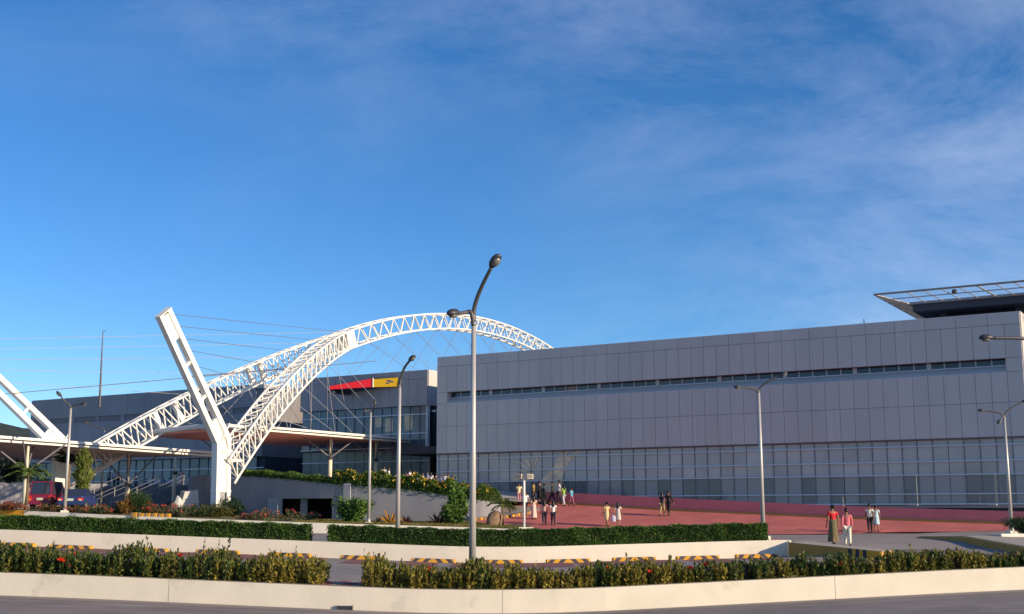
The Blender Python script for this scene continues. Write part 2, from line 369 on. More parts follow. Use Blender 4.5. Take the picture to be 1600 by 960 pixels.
# road in front of the kerb
zr = lambda x: on(K1, x, 2)
tag(grid_sheet('road', 'asphalt', [[(p[0], yy if k < 5 else p[1] + 0.1, p[2] if abs(p[0]) < 40 else p[2]) for p in K1] for k, yy in enumerate((-40, 0, 10, 18, 23, 0))]), kind='structure')
# concrete seam lines of the road: a gutter strip beside the kerb
tag(grid_sheet('gutter', 'concrete_road', [[(p[0], p[1] + d, p[2] + 0.004) for p in K1] for d in (-0.75, -0.02)]), kind='structure')
for x0, x1, off in ((-40, 30, 1.6), (-40, 40, 4.2)):
    m = MB(); pts = [p for p in K1 if x0 <= p[0] <= x1]
    for a, b in zip(pts, pts[1:]):
        m.add([(a[0], a[1] - off, a[2] + 0.004), (b[0], b[1] - off, b[2] + 0.004), (b[0], b[1] - off + 0.03, b[2] + 0.004), (a[0], a[1] - off + 0.03, a[2] + 0.004)], [(0, 1, 2, 3)])
    tag(m.build('road_joint', 'grime'), kind='structure')
GAP0, GAP1 = spot(507, 915, 27.4).x, spot(566, 915, 27.4).x
# near kerb wall (a low planter wall along the road)
KT = 0.49
kw = thing('planter_wall', (0, 26.6, 0), 'long low cream planter wall along the grey road at the bottom of the view', 'wall')
front = MB().wall([(p[0], p[1]) for p in K1], [p[2] - 0.3 for p in K1], [p[2] + KT for p in K1], 0.18).build('wall_body', 'white_wall', kw)
cap = MB().wall([(p[0], p[1] + 0.02) for p in K1], [p[2] + KT for p in K1], [p[2] + KT + 0.012 for p in K1], 0.15).build('wall_cap', 'grime', kw)
back = MB().wall([(p[0], p[1] + 1.55) for p in K1], [p[2] - 0.3 for p in K1], [p[2] + KT - 0.03 for p in K1], 0.15).build('rear_kerb', 'white_wall', kw)
for k in range(7):                          # casting joints in the wall
    x = -22.1 + k * 7.3; a = math.atan2(on(K1, x + .3, 1) - on(K1, x - .3, 1), .6)
    MB().box((x, on(K1, x, 1) - .001, on(K1, x, 2) + KT / 2), (.006, .006, KT + .01), a).build('wall_joint', 'kerb_top', kw)
# drain slot in the wall foot
dp = spot(538, 948, 26.85); dx = dp.x
dk = MB()
yy = on(K1, dx, 1); zz = on(K1, dx, 2)
ang = math.atan2(on(K1, dx + 0.3, 1) - on(K1, dx - 0.3, 1), 0.6)
dk.box((dx, yy - 0.012, zz + 0.045), (0.34, 0.05, 0.085), ang); dk.build('drain_slot', 'interior_dark', kw)
dl = MB()
for sx in (-1, 1): dl.box((dx + sx * 0.18 * math.cos(ang), yy - 0.02 + sx * 0.18 * math.sin(ang), zz + 0.045), (0.02, 0.06, 0.10), ang)
dl.build('drain_rim', 'grime', kw)
# planting soil in the bed
tag(grid_sheet('planting_bed', 'soil', [[(p[0], p[1] + d, p[2] + KT - 0.05) for p in K1] for d in (0.17, 1.56)]), kind='structure')
# parking drive between the two walls
def m1base(x): return on(M1, x, 2) if x < 11.1 else None
rows = []
for k in range(9):
    f = k / 8; row = []
    for p in K1:
        x = p[0]; y0 = p[1] + 1.68; z0 = p[2] + 0.30
        y1 = on(M1, x, 1) if x < 11.1 else 49.3 + (x - 11.1) * 0.2
        y = y0 + (y1 + 0.05 - y0) * f
        zl = z0 + (on(M1, x, 2) - z0) * f
        zrgt = z0 + (0.45 - z0) * min(1, (y - y0) / max(0.1, 44 - y0)) if y < 44 else apron_z(x, y)
        b = max(0, min(1, (x - 10.6) / 1.6)); row.append((x, y, zl * (1 - b) + zrgt * b))
    rows.append(row)
tag(grid_sheet('parking_drive', 'concrete_road', rows), kind='structure')
def drive_z(x, y):
    j = min(range(len(K1)), key=lambda i: abs(K1[i][0] - x)); ys = [r[j][1] for r in rows]; return interp(y, ys, [r[j][2] for r in rows])
# red paver strip where the cars would stand
st = []
for d in (4.6, 3.4, 2.2, 1.1, 0.04):
    st.append([(p[0], p[1] - d, drive_z(p[0], p[1] - d) + 0.006) for p in M1 if p[0] > -55])
tag(grid_sheet('paver_strip', 'red_strip', st), kind='structure')
# crossing path through the near bed: slabs laid side by side
pth = thing('footpath', ((GAP0 + GAP1) / 2, 28.2, 0.4), 'short path of red and grey slabs through the gap in the near hedge', 'path')
n = 9; wid = (GAP1 - GAP0 + 0.25) / n
for i in range(n):
    x = GAP0 - 0.1 + (i + 0.5) * wid; y = on(K1, x, 1)
    for r in range(3):
        d0 = 0.22 + r * 1.25; zb = on(K1, x, 2) + KT - 0.04 if r == 0 else drive_z(x, y + d0 + 0.6) + 0.05
        me = boxmesh('slab', 'paver_red' if i in (0, 1, 4, 5, 8) else 'paver_grey', (wid - 0.02, 1.23, 0.1))
        place('slab', me, pth, (x, y + d0 + 0.62, zb), 0)
# middle kerb wall
mw = thing('kerb_wall', (0, 48, 0.2), 'low cream kerb wall behind the striped wheel stops', 'wall')
MB().wall([(p[0], p[1]) for p in M1], [p[2] - 0.4 for p in M1], [p[3] for p in M1], 0.2).build('wall_body', 'white_wall_mid', mw)
MB().wall([(p[0], p[1] + 1.15) for p in M1], [p[2] - 0.4 for p in M1], [p[3] - 0.02 for p in M1], 0.15).build('rear_kerb', 'white_wall_mid', mw)
tag(grid_sheet('planting_bed', 'soil', [[(p[0], p[1] + d, p[3] - 0.04) for p in M1] for d in (0.19, 1.16)]), kind='structure')
# concrete apron at the right, driveway behind the middle hedge
rows2 = []
for y in (50.2, 52, 54, 56, 60, 66, 72, 76, 80, 84):
    rows2.append([(x, y + (x - 11.1) * 0.2 * max(0, (60 - y) / 10), (terrain(x, max(y, 56)) if y >= 56 else apron_z(x, y)) - (0.3 if y > front_y(x) + 1 else 0)) for x in (10.9, 12, 14, 18, 24, 32, 45, 70)])
tag(grid_sheet('apron', 'apron', rows2), kind='structure')
rows3 = []
for k in range(7):
    f = k / 6; row = []
    for x in np.linspace(-70, 11.4, 80):
        y0 = on(M1, x, 1) + 1.2; z0 = on(M1, x, 3) - 0.2 if x > -30 else on(M1, x, 3) - 0.3
        y1 = on(T1, x, 1) + 0.05; z1 = on(T1, x, 2)
        z0 = min(z0, 0.88 + max(0, -x) * 0.012); row.append((float(x), y0 + (y1 - y0) * f, z0 + (z1 - z0) * f))
    rows3.append(row)
tag(grid_sheet('driveway', 'concrete_road', rows3), kind='structure')
# garden kerb
gk = thing('garden_kerb', (-10, 76, 1.0), 'cream kerb in front of the flower bed and lawn', 'kerb')
LFT = [p for p in T1 if p[0] <= -31.2]; RGT = [p for p in T1 if p[0] >= LFT[-1][0]]
MB().wall([(p[0], p[1]) for p in RGT], [p[2] - 0.4 for p in RGT], [p[3] for p in RGT], 0.28).build('kerb_body', 'white_wall_mid', gk)
o = MB().wall([(p[0], p[1]) for p in LFT], [p[2] - 0.4 for p in LFT], [p[3] + 0.02 for p in LFT], 0.30).build('painted_end', 'yellow_paint', gk)
o['label'] = 'yellow painted stretch of the kerb'
# retaining wall line (outer face), plan in hall frame, with wall-top height
RW = [(-50.5, 3.5, 5.1), (-46, -2.5, 5.1), (-40, -8.3, 5.1), (-35, -11.8, 5.1), (-29.83, -13.59, 4.96), (-25.05, -14.18, 4.68), (-19.46, -14.27, 4.19), (-13.87, -12.61, 3.71), (-10.6, -11.5, 3.20), (-9.3, -10.9, 3.02), (-8.75, -10.2, 2.93), (-8.6, -9.3, 2.90), (-8.9, -8.4, 2.92), (-9.7, -7.9, 2.98)]
def dens(pts, n=5):
    out = []
    for i in range(len(pts) - 1):
        p0 = pts[max(i - 1, 0)]; p1 = pts[i]; p2 = pts[i + 1]; p3 = pts[min(i + 2, len(pts) - 1)]
        for k in range(n):
            t = k / n; out.append(tuple(0.5 * (2 * b + (c - a) * t + (2 * a - 5 * b + 4 * c - d) * t * t + (3 * b - a - 3 * c + d) * t ** 3) for a, b, c, d in zip(p0, p1, p2, p3)))
    return out + [pts[-1]]
RWd = dens(RW)
RWw = [W(s, w, z) for s, w, z in RWd]
def wall_foot(x):                                  # y, z of the foot of the retaining wall seen from the garden
    xs = [p.x for p in RWw]; k = xs.index(max(xs)); return interp(x, xs[:k + 1], [p.y for p in RWw[:k + 1]])
# lawn and flower bed
rowsg = []
for k in range(7):
    f = k / 6; row = []
    for x in np.linspace(-70, 1.2, 72):
        y0 = on(T1, x, 1) + 0.27; z0 = on(T1, x, 3) - 0.03
        y1 = interp(x, [-70, -24, -19], [86, 82.0, 84.5]) if x < -17.5 else wall_foot(min(x, -1.0)) + 1.0
        if x > -1.0: y1 = interp(x, [-1, 1.2], [wall_foot(-1.0) + 1.0, 79])
        z1 = interp(x, [-70, -24, -16, -8, -3, 1.2], [2.5, 2.35, 1.75, 1.5, 1.58, 1.35])
        row.append((float(x), y0 + (y1 - y0) * f, z0 + (z1 - z0) * f))
    rowsg.append(row)
tag(grid_sheet('lawn', 'grass_soil', rowsg), kind='structure')
def lawn_z(x, y):
    j = min(range(72), key=lambda i: abs(-70 + 71.2 / 71 * i - x)); return interp(y, [r[j][1] for r in rowsg], [r[j][2] for r in rowsg])
# drop-off drive in front of the stairs
tag(grid_sheet('forecourt', 'concrete_road', [[(x, y if x < -10 else min(y, 88), z) for x in (-110, -60, -45, -30, -24, -20.5)] for y, z in ((81.5, 2.33), (90, 2.36), (100, 2.4), (112, 2.42), (130, 2.45))]), kind='structure')
# red plaza
rp = []
for w in np.linspace(-34, -2.6, 26):
    row = []
    smin = interp(w, [-34, -13, -11.9, -11.1, -9.97, -8.65, -7.23, -6], [-8.8, -8.9, -8.75, -8.1, -7.55, -7.2, -7.0, -10])
    for s in np.linspace(smin, 27, 50):
        row.append(tuple(W(s, w, plaza_z(s, w) + 0.012)))
    rp.append(row)
# boundary with the grey apron: the plaza keeps only what lies beyond the line from B0 to B1
B0, B1 = Vector((1.3, 74.8)), Vector((14.9, 72.8)); B2 = Vector((21.8, 77.9)); B3 = Vector((45, 84))
for row in rp:
    for j, p in enumerate(row):
        fy = front_y(p[0])
        if p[1] < fy: row[j] = (p[0], fy, terrain(p[0], fy) + 0.012)
tag(grid_sheet('plaza', 'red_paving', rp), kind='structure')
tag(grid_sheet('plaza_front', 'red_paving', [[(x, y, terrain(x, max(y, 56.2)) + 0.008) for x in np.linspace(1.3, 13, 10)] for y in (56.5, 62, 68, 74)]), kind='structure')
# ramp from the plaza up to the terrace, then the terrace itself
rr = []
for k in range(9):
    row = []
    for s in np.linspace(-31, -8.5, 30):
        ws = [p for p in RWd[:-4]]; w0 = interp(s, [p[0] for p in ws], [p[1] for p in ws]) + 1.6
        w = w0 + (-0.05 - w0) * k / 8; row.append(tuple(W(s, w, max(ridge(s), plaza_z(s, w)) + 0.02)))
    rr.append(row)
tag(grid_sheet('ramp', 'terrace', rr), kind='structure')
TZ = 4.8
tp = [W(s, w, TZ) for s, w in ((-110, 14), (-110, -8), (-74, -12), (-69, -6), (-65, 4.2), (-51, 4.2), (-46, -1.8), (-40, -7.6), (-35, -11), (-30, -12.8), (-27.3, -13), (-27.3, 0), (-20.6, 0), (-20.6, 16), (-40, 22))]
tag(MB().prism(tp, bottom=1.0).build('terrace', 'terrace'), kind='structure')
# low red upstand wall in front of the hall glass
ru = thing('red_parapet', W(8, -2.6, 2), 'long low red wall sloping down in front of the hall windows', 'wall')
ss = np.linspace(-9.2, 26, 40)
b = MB().wall([tuple(W(s, -2.6))[:2] for s in ss], [plaza_z(s, -2.6) - 0.3 for s in ss], [interp(s, [-9.2, -7.2, 4, 15, 26], [3.70, 3.61, 3.04, 2.53, 2.18]) for s in ss], 0.2)
b.build('wall_body', 'red_wall', ru)
b = MB().wall([tuple(W(s, -2.72))[:2] for s in ss], [plaza_z(s, -2.6) - 0.2 for s in ss], [plaza_z(s, -2.6) + 0.13 for s in ss], 0.12)
b.build('painted_kerb', 'tan_kerb', ru)
tag(grid_sheet('front_walk', 'terrace', [[tuple(W(s, w, min(2.6, plaza_z(s, -2.6) + 0.3))) for s in np.linspace(-8.4, 27, 20)] for w in (-2.4, 0.6)]), kind='structure')
# wheel stops
stops = [(0, 48, 846), (80, 146, 850), (190, 270, 856), (300, 381, 861), (413, 493, 866), (528, 605, 868), (637, 717, 873), (747, 817, 876), (850, 925, 876), (955, 1026, 874), (1055, 1124, 872), (1150, 1214, 870)]
prof = [(-0.15, 0.0), (-0.10, 0.14), (0.10, 0.14), (0.15, 0.0)]
def stopmesh():
    m = MB(); xs = [-0.86, -0.83, 0.83, 0.86]; vs = []
    for i, x in enumerate(xs):
        k = 0.75 if i in (0, 3) else 1
        for y, z in prof: vs.append((x, y * k, z * (0.8 if i in (0, 3) else 1)))
    fs = [(3, 2, 1, 0), (12, 13, 14, 15)]
    for i in range(3):
        for k in range(4): fs.append((4 * i + k, 4 * i + (k + 1) % 4, 4 * i + 4 + (k + 1) % 4, 4 * i + 4 + k))
    return m.add(vs, fs)
sm = shared(('wheel_stop',), stopmesh, 'striped_paint')
ordn = ['first', 'second', 'third', 'fourth', 'fifth', 'sixth', 'seventh', 'eighth', 'ninth', 'tenth', 'eleventh', 'twelfth']
for i, (u0, u1, v) in enumerate(stops):
    x = spot((u0 + u1) / 2, v, 49).x
    for _ in range(4): x = spot((u0 + u1) / 2, v, on(M1, x, 1) - 0.45).x
    y = on(M1, x, 1) - 0.5; a = math.atan2(on(M1, x + 0.5, 1) - on(M1, x - 0.5, 1), 1.0); sl = math.atan2(on(M1, x + 0.5, 2) - on(M1, x - 0.5, 2), 1.0)
    o = link('wheel_stop', sm, None, Matrix.Translation((x, y, drive_z(x, y) + 0.004)) @ Matrix.Rotation(a, 4, 'Z') @ Matrix.Rotation(-sl, 4, 'Y'))
    lab = 'yellow and black striped wheel stop, %s from the left along the middle kerb wall' % ordn[i]
    tag(o, lab, 'wheel stop', 'striped wheel stops along the kerb wall')
# sloping kerb block right of the middle wall
cr = thing('kerb_ramp', spot(1300, 868, 48), 'sloping concrete kerb wedge with yellow and black striped low end', 'kerb')
a0 = spot(1232, 868, 48.6); a1 = spot(1378, 872, 45.2); a0t = spot(1232, 848, 48.6); a1t = Vector((a1.x, a1.y, a1.z + 0.22))
bk = Vector((1.1, 1.7, 0)); b0t = a0t + bk; b1t = a1t + bk * 0.75
b0t.z = a0t.z; b1t.z = a1t.z
def hexa(a0, a1, b1, b0, t0, t1, u1, u0): return MB().add([a0, a1, b1, b0, t0, t1, u1, u0], [(3, 2, 1, 0), (4, 5, 6, 7), (0, 1, 5, 4), (1, 2, 6, 5), (2, 3, 7, 6), (3, 0, 4, 7)])
dn = Vector((0, 0, -0.3))
def lerp(a, b, t): return a + (b - a) * t
zz0 = lambda p, z: Vector((p.x, p.y, z))
m = hexa(a0 + dn, a1 + dn, zz0(b1t, a1.z - 0.3), zz0(b0t, a0.z - 0.3), a0t, a1t, b1t, b0t); m.build('kerb_body', 'tan_kerb', cr)
up = Vector((0, 0, 0.012))
m = MB().add([a0t + up, a1t + up, b1t + up, b0t + up, a0t + up * 0.2, a1t + up * 0.2, b1t + up * 0.2, b0t + up * 0.2], [(0, 1, 2, 3), (7, 6, 5, 4), (0, 4, 5, 1), (1, 5, 6, 2), (2, 6, 7, 3), (3, 7, 4, 0)]); m.build('kerb_top', 'kerb_top', cr)
outw = (a1 - a0).cross(Vector((0, 0, 1))).normalized() * 0.012
for i in range(9):
    f0, f1 = 0.66 + i * 0.0377, 0.66 + (i + 1) * 0.0377
    q = [lerp(a0, a1, f0) + dn * .1, lerp(a0, a1, f1) + dn * .1, lerp(a0t, a1t, f1), lerp(a0t, a1t, f0)]
    m = MB().add([p + outw for p in q] + [p - outw for p in q], [(0, 1, 2, 3), (7, 6, 5, 4), (0, 4, 5, 1), (1, 5, 6, 2), (2, 6, 7, 3), (3, 7, 4, 0)])
    m.build('stripe', 'black_paint' if i % 2 == 0 and i < 6 else 'yellow_paint', cr)
# the small sloping cheek between kerb wall end and that wedge
e = M1[-1]
MB().add([(e[0], e[1], e[2] - .2), (e[0], e[1], e[3]), tuple(a0t), (a0.x, a0.y, a0.z - .2), (e[0], e[1] + .2, e[2] - .2), (e[0], e[1] + .2, e[3]), (a0t.x, a0t.y + .2, a0t.z), (a0.x, a0.y + .2, a0.z - .2)],
         [(0, 1, 2, 3), (7, 6, 5, 4), (0, 4, 5, 1), (1, 5, 6, 2), (2, 6, 7, 3), (3, 7, 4, 0)]).build('end_cheek', 'white_wall_mid', mw)
# island at the right edge
isl = thing('traffic_island', spot(1540, 848, 56), 'pointed kerbed island with tan sides at the right edge', 'island')
t0 = spot(1432, 839, 63.5); t0.z = apron_z(0, 63.5) + 0.02
p1 = spot(1600, 857, 47.5); p2 = spot(1760, 866, 43); p3 = spot(1760, 832, 64)
def iz(p, h): return Vector((p.x, p.y, apron_z(0, p.y) + h))
mid1 = lerp(t0, p1, 0.5) + Vector((0.35, 0.9, 0))
poly = [iz(t0, 0.06), iz(mid1, 0.22), iz(p1, 0.3), iz(p2, 0.3), iz(p3, 0.3), iz(lerp(t0, p3, 0.5), 0.24)]
MB().prism(poly, dz=0.6).build('kerb_side', 'tan_kerb', isl)
cc = sum(poly, Vector()) / 6
tp2 = [lerp(p, cc, 0.04) + Vector((0, 0, 0.03)) for p in poly]; MB().prism(tp2, dz=0.06).build('kerb_top', 'kerb_top', isl)
# striped kerb blocks at the foot of the ramp nose
kc = [W(s, w, plaza_z(s, w)) for s, w in ((-8.82, -11.92), (-8.15, -11.1), (-7.56, -9.97), (-7.22, -8.65), (-7.01, -7.23))]
kcd = dens([tuple(p) for p in kc], 5)
sk = thing('striped_kerb', kc[2], 'curved kerb of yellow and dark blocks below the ramp nose', 'kerb')
for i in range(len(kcd) - 1):
    a, c = Vector(kcd[i]), Vector(kcd[i + 1]); d = (c - a); d.z = 0; ang = math.atan2(d.y, d.x)
    mid = (a + c) / 2
    place('kerb_block', boxmesh('kerb_block', 'yellow_paint' if i % 2 == 0 else 'rock', (round(d.length, 2) - 0.02, 0.22, 0.4), 0.02), sk, (mid.x, mid.y, mid.z - 0.03), ang)
nosewalk = [W(s, w, plaza_z(s, w) + 0.02) for s, w in ((-8.82, -11.92), (-8.15, -11.1), (-7.56, -9.97), (-7.22, -8.65), (-7.01, -7.23), (-7.3, -5.2), (-9.6, -5.4), (-10.5, -8.2), (-10.6, -10.5))]
MBn = MB().prism([p + Vector((0, 0, 0.02)) for p in nosewalk], dz=0.5); tag(MBn.build('nose_walk', 'apron'), kind='structure')
# ================================================================== main hall
MOD = 45.45 / 46
hall = thing('exhibition_hall', W(2, 0, 2.6), 'long grey panelled hall with a glass ground floor, filling the right half', 'building')
S0, S1 = -20.45, 25.0
c = MB()
c.fbox(S0, S1, 0.09, 22, 11.98, 14.86); c.fbox(S0, S1, 0.09, 22, 6.9, 11.02); c.fbox(S0, S0 + 1.0, 0.09, 22, 11.0, 12.0); c.fbox(S1 - 1.0, S1, 0.09, 22, 11.0, 12.0)
c.fbox(S0 + .9, S1 - .9, 1.2, 21.9, 11.0, 12.0)
c.build('wall', 'joint', hall)
MB().fbox(S0 - .02, S1 + .02, 0.2, 22.1, 14.87, 14.93).build('roof', 'panel', hall)
e = MB()
for k in range(14):                       # end wall panels, lit by the sun
    for z0, z1 in ((6.9, 9.1), (9.1, 11.3), (11.3, 14.9)):
        place('panel', boxmesh('panel', 'panel', (1.55, 0.06, z1 - z0 - 0.03), 0.01), hall, W(S1 + 0.03, 0.85 + k * 1.58, (z0 + z1) / 2), RZ + math.pi / 2)
G = 0.021
def panelrow(par, s0, n, mod, w, z0, z1, matn, mult=1, skip=()):
    k = 0
    while k < n:
        mm_ = min(mult, n - k)
        if k not in skip:
            wd_ = mod * mm_ - G
            place('panel', boxmesh('panel', matn, (wd_, 0.07, z1 - z0 - G), 0.008), par, W(s0 + (k + mm_ / 2) * mod, w + 0.03, (z0 + z1) / 2))
        k += mm_
panelrow(hall, S0, 46, MOD, 0, 14.1, 14.9, 'panel', 2)
panelrow(hall, S0, 46, MOD, 0, 11.93, 14.1, 'panel')
panelrow(hall, S0, 1, MOD, 0, 11.04, 11.93, 'panel'); panelrow(hall, S1 - MOD, 1, MOD, 0, 11.04, 11.93, 'panel')
panelrow(hall, S0, 46, MOD, 0, 9.1, 11.04, 'panel')
panelrow(hall, S0, 46, MOD, 0, 6.92, 9.1, 'panel')
# strip window in its recess
a0, a1 = S0 + MOD, S1 - MOD
sl = MB(); sl.add([W(a0, 0.0, 11.04), W(a1, 0.0, 11.04), W(a1, 0.62, 11.50), W(a0, 0.62, 11.50), W(a0, 0.0, 10.98), W(a1, 0.0, 10.98), W(a1, 0.7, 10.98), W(a0, 0.7, 10.98)],
                  [(0, 1, 2, 3), (7, 6, 5, 4), (0, 4, 5, 1), (1, 5, 6, 2), (2, 6, 7, 3), (3, 7, 4, 0)])
sl.build('sloped_sill', 'panel', hall)
MB().fbox(a0, a1, 0.0, 0.75, 11.935, 11.975).build('strip_head', 'soffit', hall)
for sgn, ss_ in ((1, a0), (-1, a1)):
    MB().fbox(min(ss_, ss_ + sgn * .04), max(ss_, ss_ + sgn * .04), 0.02, 0.7, 11.04, 11.935).build('reveal', 'panel', hall)
for k in range(44):
    s = a0 + (k + 0.5) * MOD
    place('strip_pane', boxmesh('strip_pane', 'glass_dark', (MOD - 0.08, 0.03, 0.36)), hall, W(s, 0.66, 11.72))
    if k % 5 == 3: place('pillar', boxmesh('pillar', 'frame_white', (0.30, 0.12, 0.43)), hall, W(s + MOD * .5, 0.60, 11.72))
    else: place('window_frame', boxmesh('window_frame', 'frame_white', (0.085, 0.06, 0.40)), hall, W(s + MOD * .5, 0.63, 11.72))
MB().fbox(a0, a1, 0.58, 0.66, 11.49, 11.545).build('strip_rail', 'rail', hall)
# curtain wall
MB().fbox(S0, S1, 0.0, 0.45, 6.84, 6.915).build('soffit_edge', 'soffit', hall)
zs = [2.7, 3.35, 4.58, 5.45, 6.46, 6.84]
clear_cols = set(k for k in range(46) if (k * 7 % 11) in (0, 3, 8)) | set(int((2.4 + 5.1 * k) / MOD) for k in range(9))
mi = [k for k in range(46)]
for k in range(46):
    s = S0 + (k + 0.5) * MOD
    for r in range(5):
        z0, z1 = zs[r], zs[r + 1]
        mt = 'glass_film'
        if r < 2: mt = 'glass_clear' if k in clear_cols else 'glass_half'
        place('glass_pane', boxmesh('glass_pane', mt, (MOD - 0.05, 0.025, z1 - z0 - 0.03)), hall, W(s, 0.30, (z0 + z1) / 2))
    if k % 7 != 5: place('mullion', boxmesh('mullion', 'mullion', (0.055, 0.10, 6.84 - 2.7)), hall, W(s + MOD / 2, 0.29, (6.84 + 2.7) / 2))
for z in zs[1:-1]: MB().fbox(S0, S1, 0.14, 0.24, z - 0.035, z + 0.035).build('rail', 'rail', hall)
MB().fbox(S0, S1, 0.12, 0.26, 2.66, 2.74).build('rail', 'rail', hall)
for s in (S0 - .04, S1 - .05): MB().fbox(s, s + .1, 0.12, 0.4, 2.66, 6.84).build('corner_mullion', 'frame_white', hall)
MB().fbox(S0, S1, 0.35, 21, 2.45, 2.62).build('floor_slab', 'interior', hall)
MB().fbox(S0, S1, 7.0, 7.2, 2.62, 6.84).build('inner_wall', 'interior', hall)
MB().fbox(S0, S1, 0.6, 21, 0.6, 2.44).build('plinth', 'interior_dark', hall)
for k in range(9): place('inner_column', boxmesh('inner_column', 'curtain', (0.5, 0.4, 4.2)), hall, W(S0 + (int((2.4 + 5.1 * k) / MOD) + .5) * MOD, 0.58, 4.7))
for k in range(24):
    if k % 3 != 1: place('blind_or_reflection', boxmesh('blind_or_reflection', 'curtain', (0.5 + 0.35 * (k % 2), 0.03, 1.85)), hall, W(S0 + 10.2 + k * 1.43, 0.50, 3.6))
    else: place('cabinet', boxmesh('cabinet', 'interior_dark', (0.9, 0.5, 0.9 + .3 * (k % 2))), hall, W(S0 + 10.2 + k * 1.43, 1.2, 3.1))
# pale wall painting fixed to the glass near the left end
def flat(name, mt, pts, par, w):
    n = len(pts); v = [W(s, w, z) for s, z in pts] + [W(s, w + 0.01, z) for s, z in pts]
    return MB().add(v, [tuple(range(n)), tuple(range(2 * n - 1, n - 1, -1))] + [(i, n + i, n + (i + 1) % n, (i + 1) % n) for i in range(n)]).build(name, mt, par)
cx, cz = -11.4, 5.25
for k, a in enumerate((200, 172, 148, 122, 96, 70, 228)):
    a = math.radians(a); d = Vector((math.cos(a), 0, math.sin(a))); q = Vector((-math.sin(a), 0, math.cos(a)))
    l0, l1 = 0.25, (1.9, 1.7, 1.55, 1.25, 1.2, 1.25, 0.9)[k]
    p = [d * l0 - q * .04, d * l1 - q * .13, d * (l1 + .05) + q * .02, d * l1 + q * .1, d * l0 + q * .04]
    flat('mural_ray', 'mural_tan', [(cx + v.x, min(6.8, max(2.8, cz + v.z))) for v in p], hall, 0.255)
flat('mural_figure', 'mural_tan', [(-11.0, 4.0), (-10.6, 4.75), (-10.2, 5.0), (-9.6, 5.55), (-9.2, 6.1), (-8.9, 6.75), (-8.3, 6.8), (-8.35, 6.5), (-7.2, 6.82), (-7.5, 6.5), (-8.05, 6.1), (-8.4, 5.4), (-8.75, 4.95), (-8.8, 3.8), (-9.0, 3.4), (-9.9, 3.42), (-10.4, 3.9)], hall, 0.255)
flat('mural_ray', 'mural_tan', [(-16.4, 6.6), (-15.6, 6.72), (-14.7, 6.6), (-15.5, 6.58)], hall, 0.255)
# ------------------------------------------------------------------ helicopter deck on the roof
hd = thing('helicopter_deck', W(22, 8, 15), 'dark raised roof deck with slanted safety nets above the hall', 'roof deck')
MB().fbox(17.6, 34, 3.3, 20, 15.95, 16.45).build('deck_slab', 'deck', hd)
MB().fbox(17.4, 34.2, 3.1, 20.2, 16.45, 16.6).build('deck_edge', 'panel_far', hd)
for s in (19, 24, 29):
    for w in (5, 12): MB().fbox(s, s + .5, w, w + .5, 14.93, 15.95).build('deck_post', 'deck', hd)
MB().fbox(18.5, 33, 6, 19, 14.93, 15.95).build('deck_core', 'deck', hd)
A, B_, Cc, D_ = (15.5, 1.3, 17.05), (34, 1.3, 17.05), (17.4, 3.1, 16.5), (34, 3.1, 16.5)
for p, q, r in (((15.5, 1.3, 17.05), (34, 1.3, 17.05), .07), ((15.5, 1.3, 17.05), (15.5, 20, 17.05), .06), ((16.45, 2.2, 16.78), (34, 2.2, 16.78), .03)):
    rod('net_rail', 'steel_rail', hd, W(*p), W(*q), r)
for k in range(15):
    s = 17.4 + k * 1.15; rod('net_bracket', 'steel_rail', hd, W(s, 3.1, 16.5), W(s - (0.9 if k else 1.9), 1.3, 17.05), .035 if k % 5 else .06)
for k in range(11):
    w = 3.1 + k * 1.5; rod('net_bracket', 'steel_rail', hd, W(17.4, w, 16.5), W(15.5, w - 1.2, 17.05), .045)
nm = MB()                                  # woven net: fine strands
for k in range(40): nm.tube([W(15.5 + 1.9 * k / 39, 1.3 + 1.8 * k / 39, 17.05 - .55 * k / 39), W(15.5 + 1.9 * k / 39, 20, 17.05 - .55 * k / 39)], .011, 3, False)
for k in range(60): nm.tube([W(15.5, 1.3 + k * .31, 17.05), W(17.4, 2.6 + k * .31, 16.5)], .011, 3, False)
o = nm.build('side_net', 'net', hd)
nm = MB()
for k in range(8): nm.tube([W(15.5 + 1.9 * k / 7, 1.3 + 1.8 * k / 7, 17.05 - .55 * k / 7), W(34, 1.3 + 1.8 * k / 7, 17.05 - .55 * k / 7)], .006, 3, False)
nm.build('front_net', 'net', hd)
fl = MB(); fl.lathe(W(20.7, 2.0, 16.75), [(.05, 0), (.16, .02), (.18, .2), (.1, .28), (.03, .3)], 10); fl.build('flood_light', 'lamp_dark', hd)
MB().tube([W(14.2, 3.2, 14.9), W(14.2, 3.2, 15.7)], .03).build('vent_pipe', 'lamp_dark', hd)
# ================================================================== entrance block
en = thing('entrance_block', W(-33, 6, 4.8), 'grey panelled entrance block with tall dark glazing beside the hall', 'building')
E0, E1, EW = -40.6, -25.7, 6.0
EM = (E1 - E0) / 14
MB().fbox(E0, E1, EW + 0.1, 24, 11.6, 14.72).build('wall', 'joint', en)
MB().fbox(E0, E1, EW + 0.9, 24, 4.8, 11.6).build('inner_wall', 'interior_dark', en)
MB().fbox(E0 - .1, E1, EW + .2, 24.1, 14.73, 14.8).build('roof', 'panel_far', en)
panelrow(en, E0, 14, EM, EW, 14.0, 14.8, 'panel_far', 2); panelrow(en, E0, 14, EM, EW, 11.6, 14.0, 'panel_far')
for k in range(6): place('panel', boxmesh('panel', 'panel', (1.6, .06, 3.2), .01), en, W(E1 + .03, EW + .9 + k * 1.62, 13.2), RZ + math.pi / 2)
ez = [7.9, 9.15, 10.85, 11.6]
